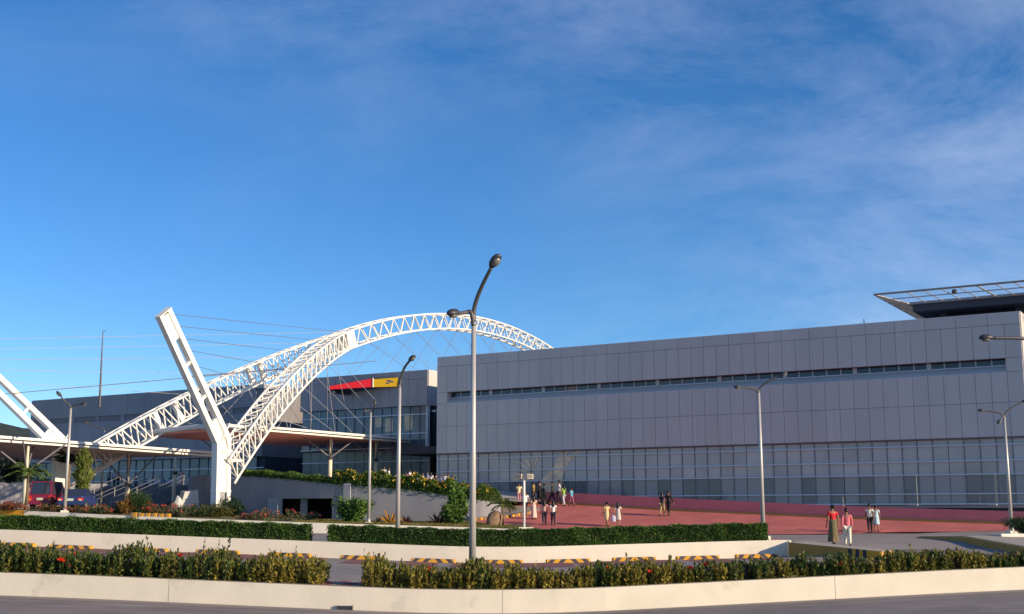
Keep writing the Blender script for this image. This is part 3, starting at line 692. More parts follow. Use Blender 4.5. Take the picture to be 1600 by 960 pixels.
for k in range(14):
    s = E0 + (k + .5) * EM
    for r in range(3): place('glass_pane', boxmesh('glass_pane', 'glass_entry', (EM - .05, .03, ez[r + 1] - ez[r] - .04)), en, W(s, EW + .4, (ez[r] + ez[r + 1]) / 2))
    place('glass_pane', boxmesh('glass_pane', 'glass_teal', (EM - .05, .03, 2.9)), en, W(s, EW + .6, 6.3))
    place('mullion', boxmesh('mullion', 'rail' if k in (1, 2, 13) else 'mullion', (.06, .1, 3.7)), en, W(s + EM / 2, EW + .36, 9.75))
for z in ez[:3]: MB().fbox(E0, E1, EW + .22, EW + .32, z - .04, z + .04).build('rail', 'rail', en)
MB().fbox(E1 - .3, E1 - .05, EW + .2, EW + .4, 7.9, 11.6).build('corner_mullion', 'frame_white', en)
MB().fbox(E0, E1, EW + .45, EW + .55, 6.68, 6.76).build('rail', 'rail', en)
MB().fbox(E0, E1, EW + .3, EW + .85, 7.72, 7.88).build('spandrel', 'soffit', en)
# the recess between entrance and hall
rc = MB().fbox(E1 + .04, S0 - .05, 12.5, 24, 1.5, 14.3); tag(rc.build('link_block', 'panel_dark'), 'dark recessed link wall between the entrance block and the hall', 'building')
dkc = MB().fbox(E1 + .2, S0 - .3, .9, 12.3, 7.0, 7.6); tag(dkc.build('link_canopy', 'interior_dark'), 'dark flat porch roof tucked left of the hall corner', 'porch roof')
# tinted reflections of a lit neighbour in the upper glazing, painted as flat tan sheets
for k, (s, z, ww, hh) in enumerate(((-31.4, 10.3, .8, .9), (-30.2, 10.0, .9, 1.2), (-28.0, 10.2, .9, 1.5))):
    place('blind_or_reflection', boxmesh('warm_reflection', 'mural_tan', (ww, .02, hh)), en, W(s, EW + .37, z))
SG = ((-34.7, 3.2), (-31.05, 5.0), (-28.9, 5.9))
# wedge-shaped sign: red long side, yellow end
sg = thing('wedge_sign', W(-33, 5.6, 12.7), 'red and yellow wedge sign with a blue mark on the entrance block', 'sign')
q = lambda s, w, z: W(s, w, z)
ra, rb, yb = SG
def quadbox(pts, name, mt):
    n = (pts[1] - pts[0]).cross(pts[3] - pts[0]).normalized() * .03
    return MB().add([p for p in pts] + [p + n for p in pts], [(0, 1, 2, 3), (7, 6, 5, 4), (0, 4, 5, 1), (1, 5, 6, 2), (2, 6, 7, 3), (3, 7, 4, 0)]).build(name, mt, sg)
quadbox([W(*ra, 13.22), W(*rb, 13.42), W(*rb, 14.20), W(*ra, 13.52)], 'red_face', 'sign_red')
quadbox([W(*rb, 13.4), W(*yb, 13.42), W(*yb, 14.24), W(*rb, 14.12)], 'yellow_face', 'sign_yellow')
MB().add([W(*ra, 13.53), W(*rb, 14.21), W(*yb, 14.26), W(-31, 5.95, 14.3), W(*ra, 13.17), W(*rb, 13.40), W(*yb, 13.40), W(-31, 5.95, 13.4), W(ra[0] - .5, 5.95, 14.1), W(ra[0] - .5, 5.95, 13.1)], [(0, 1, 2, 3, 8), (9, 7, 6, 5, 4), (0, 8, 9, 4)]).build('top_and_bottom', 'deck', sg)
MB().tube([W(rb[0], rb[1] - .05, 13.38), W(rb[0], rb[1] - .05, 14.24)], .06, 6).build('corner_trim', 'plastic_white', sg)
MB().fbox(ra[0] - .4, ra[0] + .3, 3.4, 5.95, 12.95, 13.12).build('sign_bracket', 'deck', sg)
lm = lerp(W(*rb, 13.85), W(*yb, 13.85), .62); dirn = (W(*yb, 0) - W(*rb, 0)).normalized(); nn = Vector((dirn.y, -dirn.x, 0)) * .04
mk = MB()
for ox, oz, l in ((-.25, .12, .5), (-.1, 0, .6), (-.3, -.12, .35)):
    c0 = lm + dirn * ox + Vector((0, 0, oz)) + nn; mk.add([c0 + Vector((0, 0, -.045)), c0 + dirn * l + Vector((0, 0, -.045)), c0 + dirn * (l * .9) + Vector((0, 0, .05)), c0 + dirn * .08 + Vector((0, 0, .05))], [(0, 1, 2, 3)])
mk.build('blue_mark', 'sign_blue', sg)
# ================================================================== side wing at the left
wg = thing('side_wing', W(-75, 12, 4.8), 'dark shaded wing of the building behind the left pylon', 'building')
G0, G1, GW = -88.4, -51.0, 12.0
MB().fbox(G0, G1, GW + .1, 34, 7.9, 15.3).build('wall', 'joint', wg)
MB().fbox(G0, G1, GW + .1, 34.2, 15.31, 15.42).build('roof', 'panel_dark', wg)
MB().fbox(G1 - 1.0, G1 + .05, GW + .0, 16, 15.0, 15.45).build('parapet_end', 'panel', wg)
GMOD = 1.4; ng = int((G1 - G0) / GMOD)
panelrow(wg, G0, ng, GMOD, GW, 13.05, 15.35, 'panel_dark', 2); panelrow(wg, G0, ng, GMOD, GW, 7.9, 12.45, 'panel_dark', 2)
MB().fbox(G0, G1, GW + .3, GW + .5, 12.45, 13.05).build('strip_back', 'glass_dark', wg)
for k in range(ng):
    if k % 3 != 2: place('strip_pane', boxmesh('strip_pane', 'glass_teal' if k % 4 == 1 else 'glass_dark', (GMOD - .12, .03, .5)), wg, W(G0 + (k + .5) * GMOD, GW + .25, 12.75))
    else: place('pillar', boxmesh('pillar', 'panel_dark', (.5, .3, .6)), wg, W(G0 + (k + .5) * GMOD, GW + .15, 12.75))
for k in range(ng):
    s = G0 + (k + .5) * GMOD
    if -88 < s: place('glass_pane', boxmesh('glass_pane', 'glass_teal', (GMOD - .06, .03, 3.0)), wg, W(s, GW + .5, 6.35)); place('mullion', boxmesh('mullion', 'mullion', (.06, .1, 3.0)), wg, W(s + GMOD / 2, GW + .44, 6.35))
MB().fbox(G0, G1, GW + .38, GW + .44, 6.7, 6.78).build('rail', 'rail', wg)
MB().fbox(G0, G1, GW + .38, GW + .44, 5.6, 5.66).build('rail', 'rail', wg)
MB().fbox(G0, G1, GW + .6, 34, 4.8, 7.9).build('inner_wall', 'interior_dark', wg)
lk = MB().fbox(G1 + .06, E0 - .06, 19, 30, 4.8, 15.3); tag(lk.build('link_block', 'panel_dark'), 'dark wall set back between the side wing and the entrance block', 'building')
am = thing('roof_mast', W(-79, 18, 15.4), 'thin dark mast on the roof of the left wing', 'mast')
mt_ = spot(161, 517, 132); mb_ = spot(156, 622, 132)
MB().tube([Vector((mb_.x, mb_.y, mb_.z - 1.0)), mb_, lerp(mb_, mt_, .5), mt_], [.14, .13, .10, .05], 6).build('mast_pole', 'lamp_dark', am)
MB().tube([mt_ + Vector((0, 0, -.1)), mt_ + Vector((.25, 0, 0))], .04, 5).build('mast_tip', 'lamp_dark', am)
# ================================================================== arch
AX = -32.45; WB = -20.7
def archz(t): return 4.7 + 17.6 * (1 - ((t - 50) / 50.0) ** 2)
def axs(t): return AX - 1.2 * min(1, t / 24.5) - max(0, t - 24.5) * 0.029
TJ = 24.5
ar = thing('arch_truss', W(AX, 4, 4.8), 'great white lattice arch with two legs rising over the entrance', 'arch')
def branch(ptfn, t0, t1, n, d0, d1, w0, w1):
    ts = np.linspace(t0, t1, 2 * n + 1); C = [ptfn(t) for t in ts]; fr = []
    for i in range(len(C)):
        T = (C[min(i + 1, len(C) - 1)] - C[max(i - 1, 0)]).normalized(); side = T.cross(Vector((0, 0, 1))).normalized(); up = side.cross(T).normalized()
        f = i / (2 * n); fr.append((C[i], side * (w0 + (w1 - w0) * f) / 2, up * (d0 + (d1 - d0) * f) / 2))
    for a in (-1, 1):
        for b in (-1, 1):
            MB().tube([c + s * a + u * b for c, s, u in fr], .098, 6).build('chord', 'white_steel', ar, True)
    P = lambda i, a, b: fr[i][0] + fr[i][1] * a + fr[i][2] * b
    for i in range(0, 2 * n, 2):
        for a in (-1, 1):
            rod('brace', 'white_steel', ar, P(i, a, 1), P(i + 1, a, -1), .06); rod('brace', 'white_steel', ar, P(i + 1, a, -1), P(i + 2, a, 1), .06)
        rod('lacing', 'white_steel', ar, P(i, -1, 1), P(i + 2, 1, 1), .04); rod('lacing', 'white_steel', ar, P(i + 1, 1, -1), P(min(i + 3, 2 * n), -1, -1), .04)
        rod('lacing', 'white_steel', ar, P(i, -1, 1), P(i, 1, 1), .045); rod('lacing', 'white_steel', ar, P(i + 1, -1, -1), P(i + 1, 1, -1), .05)
    return fr
def leg(sgn):
    return lambda t: W(axs(t) + sgn * 8.4 * (1 - t / TJ) ** 1.12, WB + t, archz(t))
LB = branch(leg(1), 0.4, TJ, 23, 1.95, 1.65, 1.2, 1.1)
LA = branch(leg(-1), 0.4, TJ, 23, 1.95, 1.65, 1.2, 1.1)
SP = branch(lambda t: W(axs(t), WB + t, archz(t)), TJ, 74, 28, 1.6, 1.4, 1.3, 1.3)
# solid gusset where the legs meet
jp = W(axs(TJ), WB + TJ, archz(TJ)); T = (W(axs(TJ + 1), WB + TJ + 1, archz(TJ + 1)) - jp).normalized()
MB().beam(jp - T * .3, jp + T * .9, W(1, 0) - W(0, 0), 1.45, 1.7).build('gusset', 'white_steel', ar)
for f in (.30, .36, .62, .67):
    c, s, u = LA[int(f * 46)]; MB().beam(c + u * 1.0, c - u * 1.0, s, .5, .35).build('batten', 'white_steel', ar)
# hanger cables below the spine and the legs
for k in range(13):
    t = 28 + k * 4.0; p = W(axs(t), WB + t, archz(t) - .75)
    for dk_ in (-6.5, 6.5): rod('hanger_cable', 'cable', ar, p, W(AX + (.7 if dk_ > 0 else -.7), WB + t + dk_, 14.9), .022, 4)
    if k < 10: rod('hanger_cable', 'cable_light', ar, p, W(AX + 4.5, WB + t + 1, 14.9), .014, 4); rod('hanger_cable', 'cable_light', ar, p, W(AX - 4.5, WB + t + 1, 14.9), .014, 4)
for fr_, sg_ in ((LB, 1), (LA, -1)):
    for i in (10, 16, 22, 27, 32, 38, 42):
        c, s, u = fr_[i]; b0 = c - u
        for dd in (-1.7, 1.7): rod('hanger_cable', 'cable_light', ar, b0, Vector((*W(AX + sg_ * 4.6 + dd * .6, max(-13, local(b0)[1] + dd * 1.6))[:2], 8.75)), .02, 4)
# ================================================================== pylons
def pylon(sgn, label, base_z):
    s0 = AX + sgn * 8.4
    py = thing('leaning_pylon', W(s0, WB, base_z), label, 'pylon', 'leaning white pylons of the arch')
    node = W(s0, WB - .1, 7.1); top = W(s0 + sgn * .75, WB - 6.6, 15.1) if sgn > 0 else W(s0 - 2.6, WB - 8.2, 14.6); tv = (W(1, 0) - W(0, 0)).normalized(); nv = (W(0, 1) - W(0, 0)).normalized()
    D = (top - node).normalized(); qv = tv.cross(D).normalized()
    if qv.dot(nv) < 0: qv = -qv
    for a in (-1, 1):
        MB().beam(node - D * .4 + qv * a * .50, top + qv * a * .42, tv, .46, .40, .44, .36).build('mast_bar', 'white_steel', py)
    for f, l in ((.0, 1.7), (.335, .22), (.60, .22), (.80, 1.9)):
        c0 = lerp(node, top, f); MB().beam(c0, c0 + D * l, tv, .28, 1.0).build('mast_web', 'white_steel', py)
    MB().beam(top, top + D * .06, tv, .5, 1.24).build('mast_cap', 'white_steel', py)
    # column below the fork
    b0 = W(s0 - sgn * .0, WB + .05, base_z - .5)
    for a in (-1, 1):
        MB().beam(b0 + nv * a * .52, node + nv * a * .50 + Vector((0, 0, .15)), tv, .52, .34).build('column_flange', 'white_steel', py)
    MB().beam(W(s0, WB, 3.5), W(s0, WB, 7.3), tv, .36, .9).build('column_web', 'white_steel', py)
    MB().beam(W(s0, WB, base_z), W(s0, WB, 3.55), tv, .3, .5).build('column_pier', 'panel_far', py)
    for z in (3.55, 6.3): MB().beam(W(s0, WB, z), W(s0, WB, z + .12), tv, .56, 1.44).build('stiffener', 'white_steel', py)
    for (pa, pb) in (((-.3, 7.1), (.35, 8.3)), ((.45, 6.4), (-.1, 7.6))):
        MB().tube([W(s0, WB + pa[0], pa[1]) + tv * .26, W(s0, WB + pb[0], pb[1]) + tv * .26], .05, 6).build('weld_rib', 'white_steel', py)
    for z in ((5.75, 8.15) if sgn > 0 else (5.75,)): MB().tube([W(s0, WB + .3, z), W(s0, WB + 1.9, z)], .13, 8).build('pin_joint', 'white_steel', py)
    fr_ = LB if sgn > 0 else LA
    for k, (f, i) in enumerate(((.955, 46), (.865, 39), (.77, 32), (.68, 25), (.56, 18))):
        c, s, u = fr_[i]; rod('stay_cable', 'cable' if sgn > 0 else 'cable_light', py, lerp(node, top, f) + qv * .6, c + u, .02 if sgn > 0 else .016, 5)
    rod('stay_cable', 'cable', py, lerp(node, top, .55) - qv * .6, W(s0 - sgn * 13, WB + 22, 15.2), .03, 5)
    return py
pylon(1, 'tall white leaning pylon standing in the flower bed, in full view', 2.2)
pylon(-1, 'white leaning pylon cut off by the left edge of the view', 2.4)
# ================================================================== canopies
def canopy(name, label, s0, s1, w0, w1, zf, th, soff, group=None):
    cn = thing(name, W((s0 + s1) / 2, (w0 + w1) / 2, zf(.5)), label, 'canopy', group)
    NS, NW = 8, 12
    def sheet(dz0, thick, inset, nm, mt):
        vs = []; fs = []
        for top in (1, 0):
            for i in range(NW + 1):
                for j in range(NS + 1):
                    a, b = i / NW, j / NS; cam_ = .35 * (1 - (2 * b - 1) ** 2)
                    z = zf(a) + dz0 + (thick if top else 0) + (cam_ if top else cam_ * .5)
                    vs.append(W(s0 + inset + (s1 - s0 - 2 * inset) * b, w0 + inset + (w1 - w0 - 2 * inset) * a, z))
        m = (NW + 1) * (NS + 1)
        for i in range(NW):
            for j in range(NS):
                k = i * (NS + 1) + j; fs += [(k, k + 1, k + NS + 2, k + NS + 1), (m + k + NS + 1, m + k + NS + 2, m + k + 1, m + k)]
        ring = [j for j in range(NS + 1)] + [i * (NS + 1) + NS for i in range(1, NW + 1)] + [NW * (NS + 1) + j for j in range(NS - 1, -1, -1)] + [i * (NS + 1) for i in range(NW - 1, 0, -1)]
        for a, b in zip(ring, ring[1:] + ring[:1]): fs.append((a, m + a, m + b, b))
        return MB().add(vs, fs).build(nm, mt, cn)
    sheet(th * .5, th * .35, .0, 'roof_sheet', 'canopy_top'); sheet(.0, th * .45, .35, 'soffit', soff)
    for k in range(NW):                                    # edge trims in lengths
        for s in (s0 - .05, s1 + .05):
            a, b = k / NW, (k + 1) / NW; p = W(s, w0 + (w1 - w0) * a, zf(a) + th * .75); q_ = W(s, w0 + (w1 - w0) * b, zf(b) + th * .75)
            MB().beam(p, p + (q_ - p) * .995, W(1, 0) - W(0, 0), .14, th * .42).build('edge_trim', 'white_steel', cn)
            p = p - Vector((0, 0, th * .55)); q_ = q_ - Vector((0, 0, th * .55)); sh = (W(1, 0) - W(0, 0)) * (.14 if s < s0 else -.14)
            MB().beam(p + sh, q_ + sh, W(1, 0) - W(0, 0), .1, th * .3).build('edge_trim', 'white_steel', cn)
    for w in (w0 - .05,) if 'drop' not in name else ():
        MB().tube([W(s0, w, zf(0 if w < w0 else 1) + th * .6), W((s0 + s1) / 2, w, zf(0 if w < w0 else 1) + th * .6 + .3), W(s1, w, zf(0 if w < w0 else 1) + th * .6)], .2, 8).build('front_tube', 'canopy_top', cn)
    return cn
ctr = canopy('entrance_canopy', 'broad canopy with salmon underside in front of the entrance block', -40.4, -27.2, -13.6, 5.7, lambda a: 8.25, .42, 'canopy_soffit')
lft = canopy('drop_off_canopy', 'long pale canopy over the forecourt at the left', -52, -34.2, -33.5, -11.0, lambda a: 6.82 - .28 * a, .44, 'canopy_soffit_pale')
def treepost(p, ztop, zfork, rz, label, group, reach=2.2):
    tpz = thing('tree_column', p, label, 'column', group)
    MB().tube([p, (p.x, p.y, zfork)], .17, 10).build('post', 'post_white', tpz, True)
    MB().tube([(p.x, p.y, zfork - .15), (p.x, p.y, zfork + .12)], .24, 10).build('fork_collar', 'lamp_dark', tpz)
    MB().tube([(p.x, p.y, zfork), (p.x, p.y, ztop)], .09, 8).build('upper_post', 'post_white', tpz)
    for k in range(4 if reach else 0):
        a = rz + math.pi / 4 + k * math.pi / 2; rod('strut', 'strut', tpz, (p.x, p.y, zfork), (p.x + reach * math.cos(a), p.y + reach * math.sin(a), ztop + .1), .06)
for s, w, lb in ((-29.6, -2.5, 'branching canopy column right of the arch leg foot'), (-29.2, 3.2, 'branching canopy column just left of the yellow flowering hedge'), (-38.2, -6.0, 'branching canopy column behind the tall pylon')):
    treepost(W(s, w, TZ), 8.3, 6.7, RZ, lb, 'branching columns under the entrance canopy')
for u, d, zf_, zt_, lb in ((38, 84, 4.9, 6.7, 'branching column beside the red van'), (198, 98, 4.3, 6.9, 'branching column at the foot of the stair rails'), (271, 108, 5.6, 6.9, 'pale column near the woman on the stairs')):
    p = spot(u, 790, d); p.z = 2.35
    treepost(p, zt_, zf_, RZ, lb, 'columns under the drop-off canopy', 2.4 if u != 271 else 0)
# ================================================================== terrace walls and stairs
rw = thing('retaining_wall', W(-20, -14, 1.5), 'curved grey retaining wall with a garage opening, below the hedges', 'wall')
# wall is built in runs so that the opening is real
def run(i0, i1, zt_off, zb, nm, mt='ret_wall', th=.35):
    pts = RWw[i0:i1 + 1]; b_ = MB().wall([(p.x, p.y) for p in pts], [zb] * len(pts) if not callable(zb) else [zb(p) for p in pts], [p.z + zt_off for p in pts], th)
    return b_.build(nm, mt, rw)
xs = [p.x for p in RWw]
def idx(u):
    return min(range(len(RWw)), key=lambda i: abs((800 + FOC * RWw[i].x / RWw[i].y) - u) if i < len(RWw) - 12 else 1e9)
g0, g1 = idx(441), idx(517)
run(0, g0, 0, .8, 'wall_run'); run(g1, len(RWw) - 1, 0, .8, 'wall_run')
run(g0, g1, 0, 3.15, 'lintel')
p0_, p1_ = RWw[g0], RWw[g1]
dpt = Vector((.35, 6, 0))
MB().add([(p0_.x, p0_.y + .3, 1), (p1_.x, p1_.y + .3, 1), (p1_.x + .3, p1_.y + 6, 1), (p0_.x + .3, p0_.y + 6, 1), (p0_.x, p0_.y + .3, 3.2), (p1_.x, p1_.y + .3, 3.2), (p1_.x + .3, p1_.y + 6, 3.2), (p0_.x + .3, p0_.y + 6, 3.2)],
         [(1, 2, 6, 5), (2, 3, 7, 6), (3, 0, 4, 7), (4, 5, 6, 7), (0, 1, 2, 3)]).build('garage_lining', 'interior_dark', rw)
pm = lerp(p0_, p1_, .5); MB().box((pm.x, pm.y + .5, 2.1), (.45, .4, 2.2), .4).build('garage_pillar', 'ret_wall', rw)
pp = spot(430, 790, RWw[g0].y - .25); MB().box((pp.x - .0, pp.y, 2.15), (1.0, .5, 2.05), -.62).build('garage_pier', 'pier', rw)
pl = RWw[g1 + 1]; MB().box((pl.x, pl.y - .08, 2.6), (.55, .10, 3.2), -.35).build('pilaster', 'pier', rw)
# inner side of the planter on top of the wall
inn = [W(s + .35, w + 1.45) for s, w, z in RWd[18:46]]
MB().wall([(p.x, p.y) for p in inn], [RWw[18 + i].z - 1.0 for i in range(len(inn))], [RWw[18 + i].z - .05 for i in range(len(inn))], .15).build('planter_inner_wall', 'ret_wall', rw)
# left wing wall
lw = thing('retaining_wall', W(-70, -5, 2.4), 'shaded retaining wall behind the red van', 'wall')
LWp = [W(s, w) for s, w in ((-96, -17), (-80, -14), (-73, -12), (-69.5, -7), (-66.5, -1), (-65, 4.3))]
MB().wall([(p.x, p.y) for p in LWp], [1.5] * 6, [TZ + .25] * 6, .35).build('wall_run', 'ret_wall', lw)
stt = thing('stair_flight', W(-58, 1.5, 2.4), 'wide dark flight of steps up to the terrace', 'stairs')
NST = 14
for k in range(NST):
    z1 = 2.42 + (TZ - 2.42) * (k + 1) / NST
    MB().fbox(-65, -51, -2.0 + k * .45, -2.0 + (k + 1) * .45 + .12, 1.8, z1).build('step', 'step', stt)
for k, s in enumerate((-63.2, -60.2, -57.0, -54.0)):
    hr = thing('stair_handrail', W(s, 1, 2.6), ['steel handrail on the stairs, nearest the left wall', 'steel handrail on the stairs, second from the left', 'steel handrail on the stairs, second from the pylon', 'steel handrail on the stairs, nearest the tall pylon'][k], 'handrail', 'handrails on the stairs')
    for dz in (.55, .95):
        MB().tube([W(s, -2.3, 2.45 + dz), W(s, -2.0, 2.5 + dz), W(s, 4.2, TZ + dz), W(s, 4.8, TZ + dz)], .032, 6).build('rail', 'steel_rail', hr)
    for w, z in ((-2.0, 2.4), (1.1, 3.6), (4.3, TZ)): MB().tube([W(s, w, z - .1), W(s, w, z + .98)], .03, 6).build('post', 'steel_rail', hr)
for nm, u, v, d, dims, rz, lb in (('stone_block', 293, 786, 96, (1.5, 1.2, 1.5), .5, 'pale wedge-shaped stone block at the foot of the stairs'),):
    p = spot(u, 794, d); p.z = 2.38
    m = MB(); x, y, h = dims
    vs = [Matrix.Rotation(rz, 3, 'Z') @ Vector(v_) + p for v_ in ((-x / 2, -y / 2, 0), (x / 2, -y / 2, 0), (x / 2, y / 2, 0), (-x / 2, y / 2, 0), (-x * .25, -y * .4, h * .9), (x * .42, -y * .42, h), (x * .4, y * .4, h), (-x * .3, y * .4, h * .95))]
    m.add(vs, [(3, 2, 1, 0), (4, 5, 6, 7), (0, 1, 5, 4), (1, 2, 6, 5), (2, 3, 7, 6), (3, 0, 4, 7)]); tag(m.build(nm, 'stone_pale'), lb, 'block')

# distant wooded hill beyond the left end of the wing
hx = np.linspace(-1500, 200, 40); rows_h = []
for k, f in enumerate((0, .25, .5, .75, 1.0)):
    rows_h.append([(x, 1500 + f * 500, (f if f < .8 else .95) * (150 * math.exp(-((x + 900) / 520.0) ** 2) + 8 * math.sin(x * .021) + 5 * math.sin(x * .05 + 1)) - 2) for x in hx])
tag(grid_sheet('hill', 'hill', rows_h), kind='structure')
# ================================================================== street lamps
def head(mb, p, d, L=.62, wd_=.34, h=.24):         # flattened teardrop lantern from p along d
    d = Vector(d).normalized(); side = d.cross(Vector((0, 0, 1))).normalized(); up = side.cross(d)
    prof = [(0, .12, .2), (.1, .5, .6), (.35, .95, 1), (.65, 1, 1), (.88, .72, .75), (1, .2, .25)]; vs = []; fs = []; n = 12
    for f, a, b in prof:
        for k in range(n):
            t = 2 * math.pi * k / n; zz_ = math.sin(t); vs.append(p + d * (f * L) + side * (math.cos(t) * wd_ / 2 * a) + up * (zz_ * h * (.35 if zz_ < 0 else .65) * b))
    for i in range(len(prof) - 1):
        for k in range(n): fs.append((i * n + k, i * n + (k + 1) % n, (i + 1) * n + (k + 1) % n, (i + 1) * n + k))
    fs += [tuple(range(n - 1, -1, -1)), tuple((len(prof) - 1) * n + k for k in range(n))]
    mb.add(vs, fs); return p + d * L * .55 - up * h * .30, side, d, up
def lamp(base, label, H, arms, r0=.09, plinth=True, group='street lamps of the forecourt', armr=.045, hs_=1.0):
    lp = thing('street_lamp', base, label, 'street lamp', group)
    b = Vector(base); fork = b + Vector((0, 0, H))
    MB().tube([b, lerp(b, fork, .5), fork], [r0, r0 * .82, r0 * .62], 12).build('pole', 'galvanised', lp, True)
    MB().tube([b, b + Vector((0, 0, .35))], r0 * 1.15, 12).build('pole_sleeve', 'galvanised', lp, True)
    if plinth: MB().box(b + Vector((0, 0, .02)), (.44, .44, .24), .2).build('plinth', 'white_wall_mid', lp)
    else: MB().box(b + Vector((0, 0, .02)), (.36, .36, .03), .2).build('base_plate', 'galvanised', lp)
    for pts, in [(a,) for a in arms]:
        P_ = [fork + Vector(q_) for q_ in pts]
        P2 = [Vector(x) for x in dens([tuple(x) for x in P_], 5)]
        am_ = MB().tube(P2, [armr * (1.15 - .35 * i / len(P2)) for i in range(len(P2))], 8).build('arm', 'lamp_arm', lp, True)
        dd = (P2[-1] - P2[-3]).normalized(); dd = Vector((dd.x, dd.y, dd.z * .75)).normalized()
        hm = MB(); lc, sd_, d_, up_ = head(hm, P2[-1] - dd * .05, dd, .62 * hs_, .36 * hs_, .24 * hs_); ho = hm.build('lamp_head', 'lamp_dark', lp, True)
        lm_ = MB(); Mx = Matrix((d_, sd_, up_)).transposed()
        lm_.lathe(lc, [(.02, -.07 * hs_), (.10 * hs_, -.055 * hs_), (.14 * hs_, 0), (.14 * hs_, .03)], 12, 1.3, 1, Mx); lm_.build('lens', 'lens', ho, True)
    return lp
# near lamp in the front hedge
zb = on(K1, spot(738, 900, 28).x, 2) + KT - .08
nb = spot(738, 900, 28.0); nb.z = zb
lamp(nb, 'tall grey street lamp with two heads standing in the front hedge', 6.15, [
    [(0, 0, -.05), (.02, -.03, .30), (.17, -.22, .70), (.42, -.55, 1.14)], [(0, 0, -.15), (-.06, -.02, .17), (-.2, -.05, .16), (-.36, -.3, .10)]], .085, False, armr=.05, hs_=.72)
def lampat(u, vb, d, H, arms, label, **k):
    p = spot(u, vb, d); return lamp(p, label, H, arms, **k)
lampat(621, 846, 49.1, 6.15, [[(0, 0, -.05), (.02, 0, .3), (.2, -.2, .75), (.42, -.45, 1.0)]], 'street lamp with a curved arm behind the middle hedge, right of centre-left', r0=.095, armr=.055, hs_=.7)
lampat(1193, 843, 50.6, 6.0, [[(0, 0, -.05), (.06, 0, .2), (.45, -.1, .5), (.88, -.2, .72)], [(0, 0, -.05), (-.1, 0, .12), (-.45, -.05, .2), (-.75, -.1, .22)]], 'street lamp at the right end of the trimmed middle hedge', r0=.095, armr=.04, hs_=.6)
p = spot(576, 818, 77.6); p.z = lawn_z(p.x, 77.6)
lamp(p, 'slender street lamp on the lawn beside the leafy shrub', 7.0, [[(0, 0, -.05), (.05, 0, .12), (.25, -.3, .42), (.3, -.6, .55)], [(0, 0, -.05), (-.06, 0, .1), (-.2, -.3, .12), (-.25, -.5, .1)]], r0=.10, armr=.045, hs_=.7)
p = spot(101, 800, 79.6); p.z = lawn_z(p.x, 79.6)
lamp(p, 'street lamp beside the red van', 6.75, [[(0, 0, -.05), (-.1, 0, .2), (-.4, -.1, .45), (-.62, -.2, .75)], [(0, 0, -.05), (.1, 0, .12), (.4, -.1, .22), (.7, -.15, .24)]], r0=.11, armr=.055, hs_=.8)
p = spot(157, 792, 100); p.z = 2.4
lamp(p, 'street lamp with wide low arms right of the blue car', 6.4, [[(0, 0, -.05), (-.2, 0, .12), (-.8, 0, .35), (-1.35, 0, .55)], [(0, 0, -.05), (.2, 0, .1), (.9, 0, .2), (1.4, 0, .22)]], r0=.085, plinth=False, armr=.05, hs_=.9)
p = spot(1581, 832, 62); p.z = apron_z(0, 62) + .25
lamp(p, 'street lamp behind the round bush at the right edge', 5.85, [[(0, 0, -.05), (.1, 0, .2), (.5, 0, .5), (1.0, 0, .75)], [(0, 0, -.05), (-.15, 0, .16), (-.55, 0, .26), (-1.0, 0, .3)], [(0, 0, -.1), (-.1, -.1, -.02), (-.2, -.2, -.12), (-.28, -.25, -.2)]], r0=.10, armr=.045, hs_=.6)
p = spot(1650, 885, 29.0); p.z = on(K1, p.x, 2) + KT - .08
lamp(p, 'street lamp whose arm reaches in at the right edge', 4.95, [[(0, 0, -.05), (-.1, 0, .35), (-.5, -.1, .42), (-1.2, -.15, .42)], [(0, 0, -.05), (.1, 0, .3), (.6, .1, .8), (1.0, .2, 1.1)]], .095, False, armr=.045, hs_=.6)
# pair of floodlights on a short pole
p = spot(819, 826, 75.8); p.z = 1.05
fl = thing('floodlight_post', p, 'short white post with two floodlights at the plaza corner', 'floodlight')
MB().tube([p, p + Vector((0, 0, 3.25))], .075, 10).build('post', 'plastic_white', fl, True)
MB().box(p + Vector((0.1, -.1, .1)), (.9, .5, .24), .1).build('plinth', 'white_wall_mid', fl)
MB().tube([p + Vector((-.3, 0, 3.22)), p + Vector((.3, 0, 3.22))], .04, 6).build('crossbar', 'plastic_white', fl)
for sx in (-1, 1):
    h_ = MB().box(p + Vector((sx * .34, -.05, 3.3)), (.42, .26, .3), sx * .35).build('flood_lamp', 'lamp_body', fl)
    MB().box(p + Vector((sx * .34, -.19, 3.3)), (.34, .02, .22), sx * .35).build('lens', 'lens', h_)
# slim lamp in the recess
p = W(-22.5, 3.2, 7.6)
rl = thing('recess_lamp', p, 'slim white lamp standing in the dark gap left of the hall', 'lamp')
MB().tube([p, p + Vector((0, 0, 3.2))], .06, 8).build('post', 'frame_white', rl)
hm = MB(); head(hm, p + Vector((.1, 0, 3.1)), Vector((-1, -.3, .0)), .7, .3, .22); hm.build('lamp_head', 'frame_white', rl)
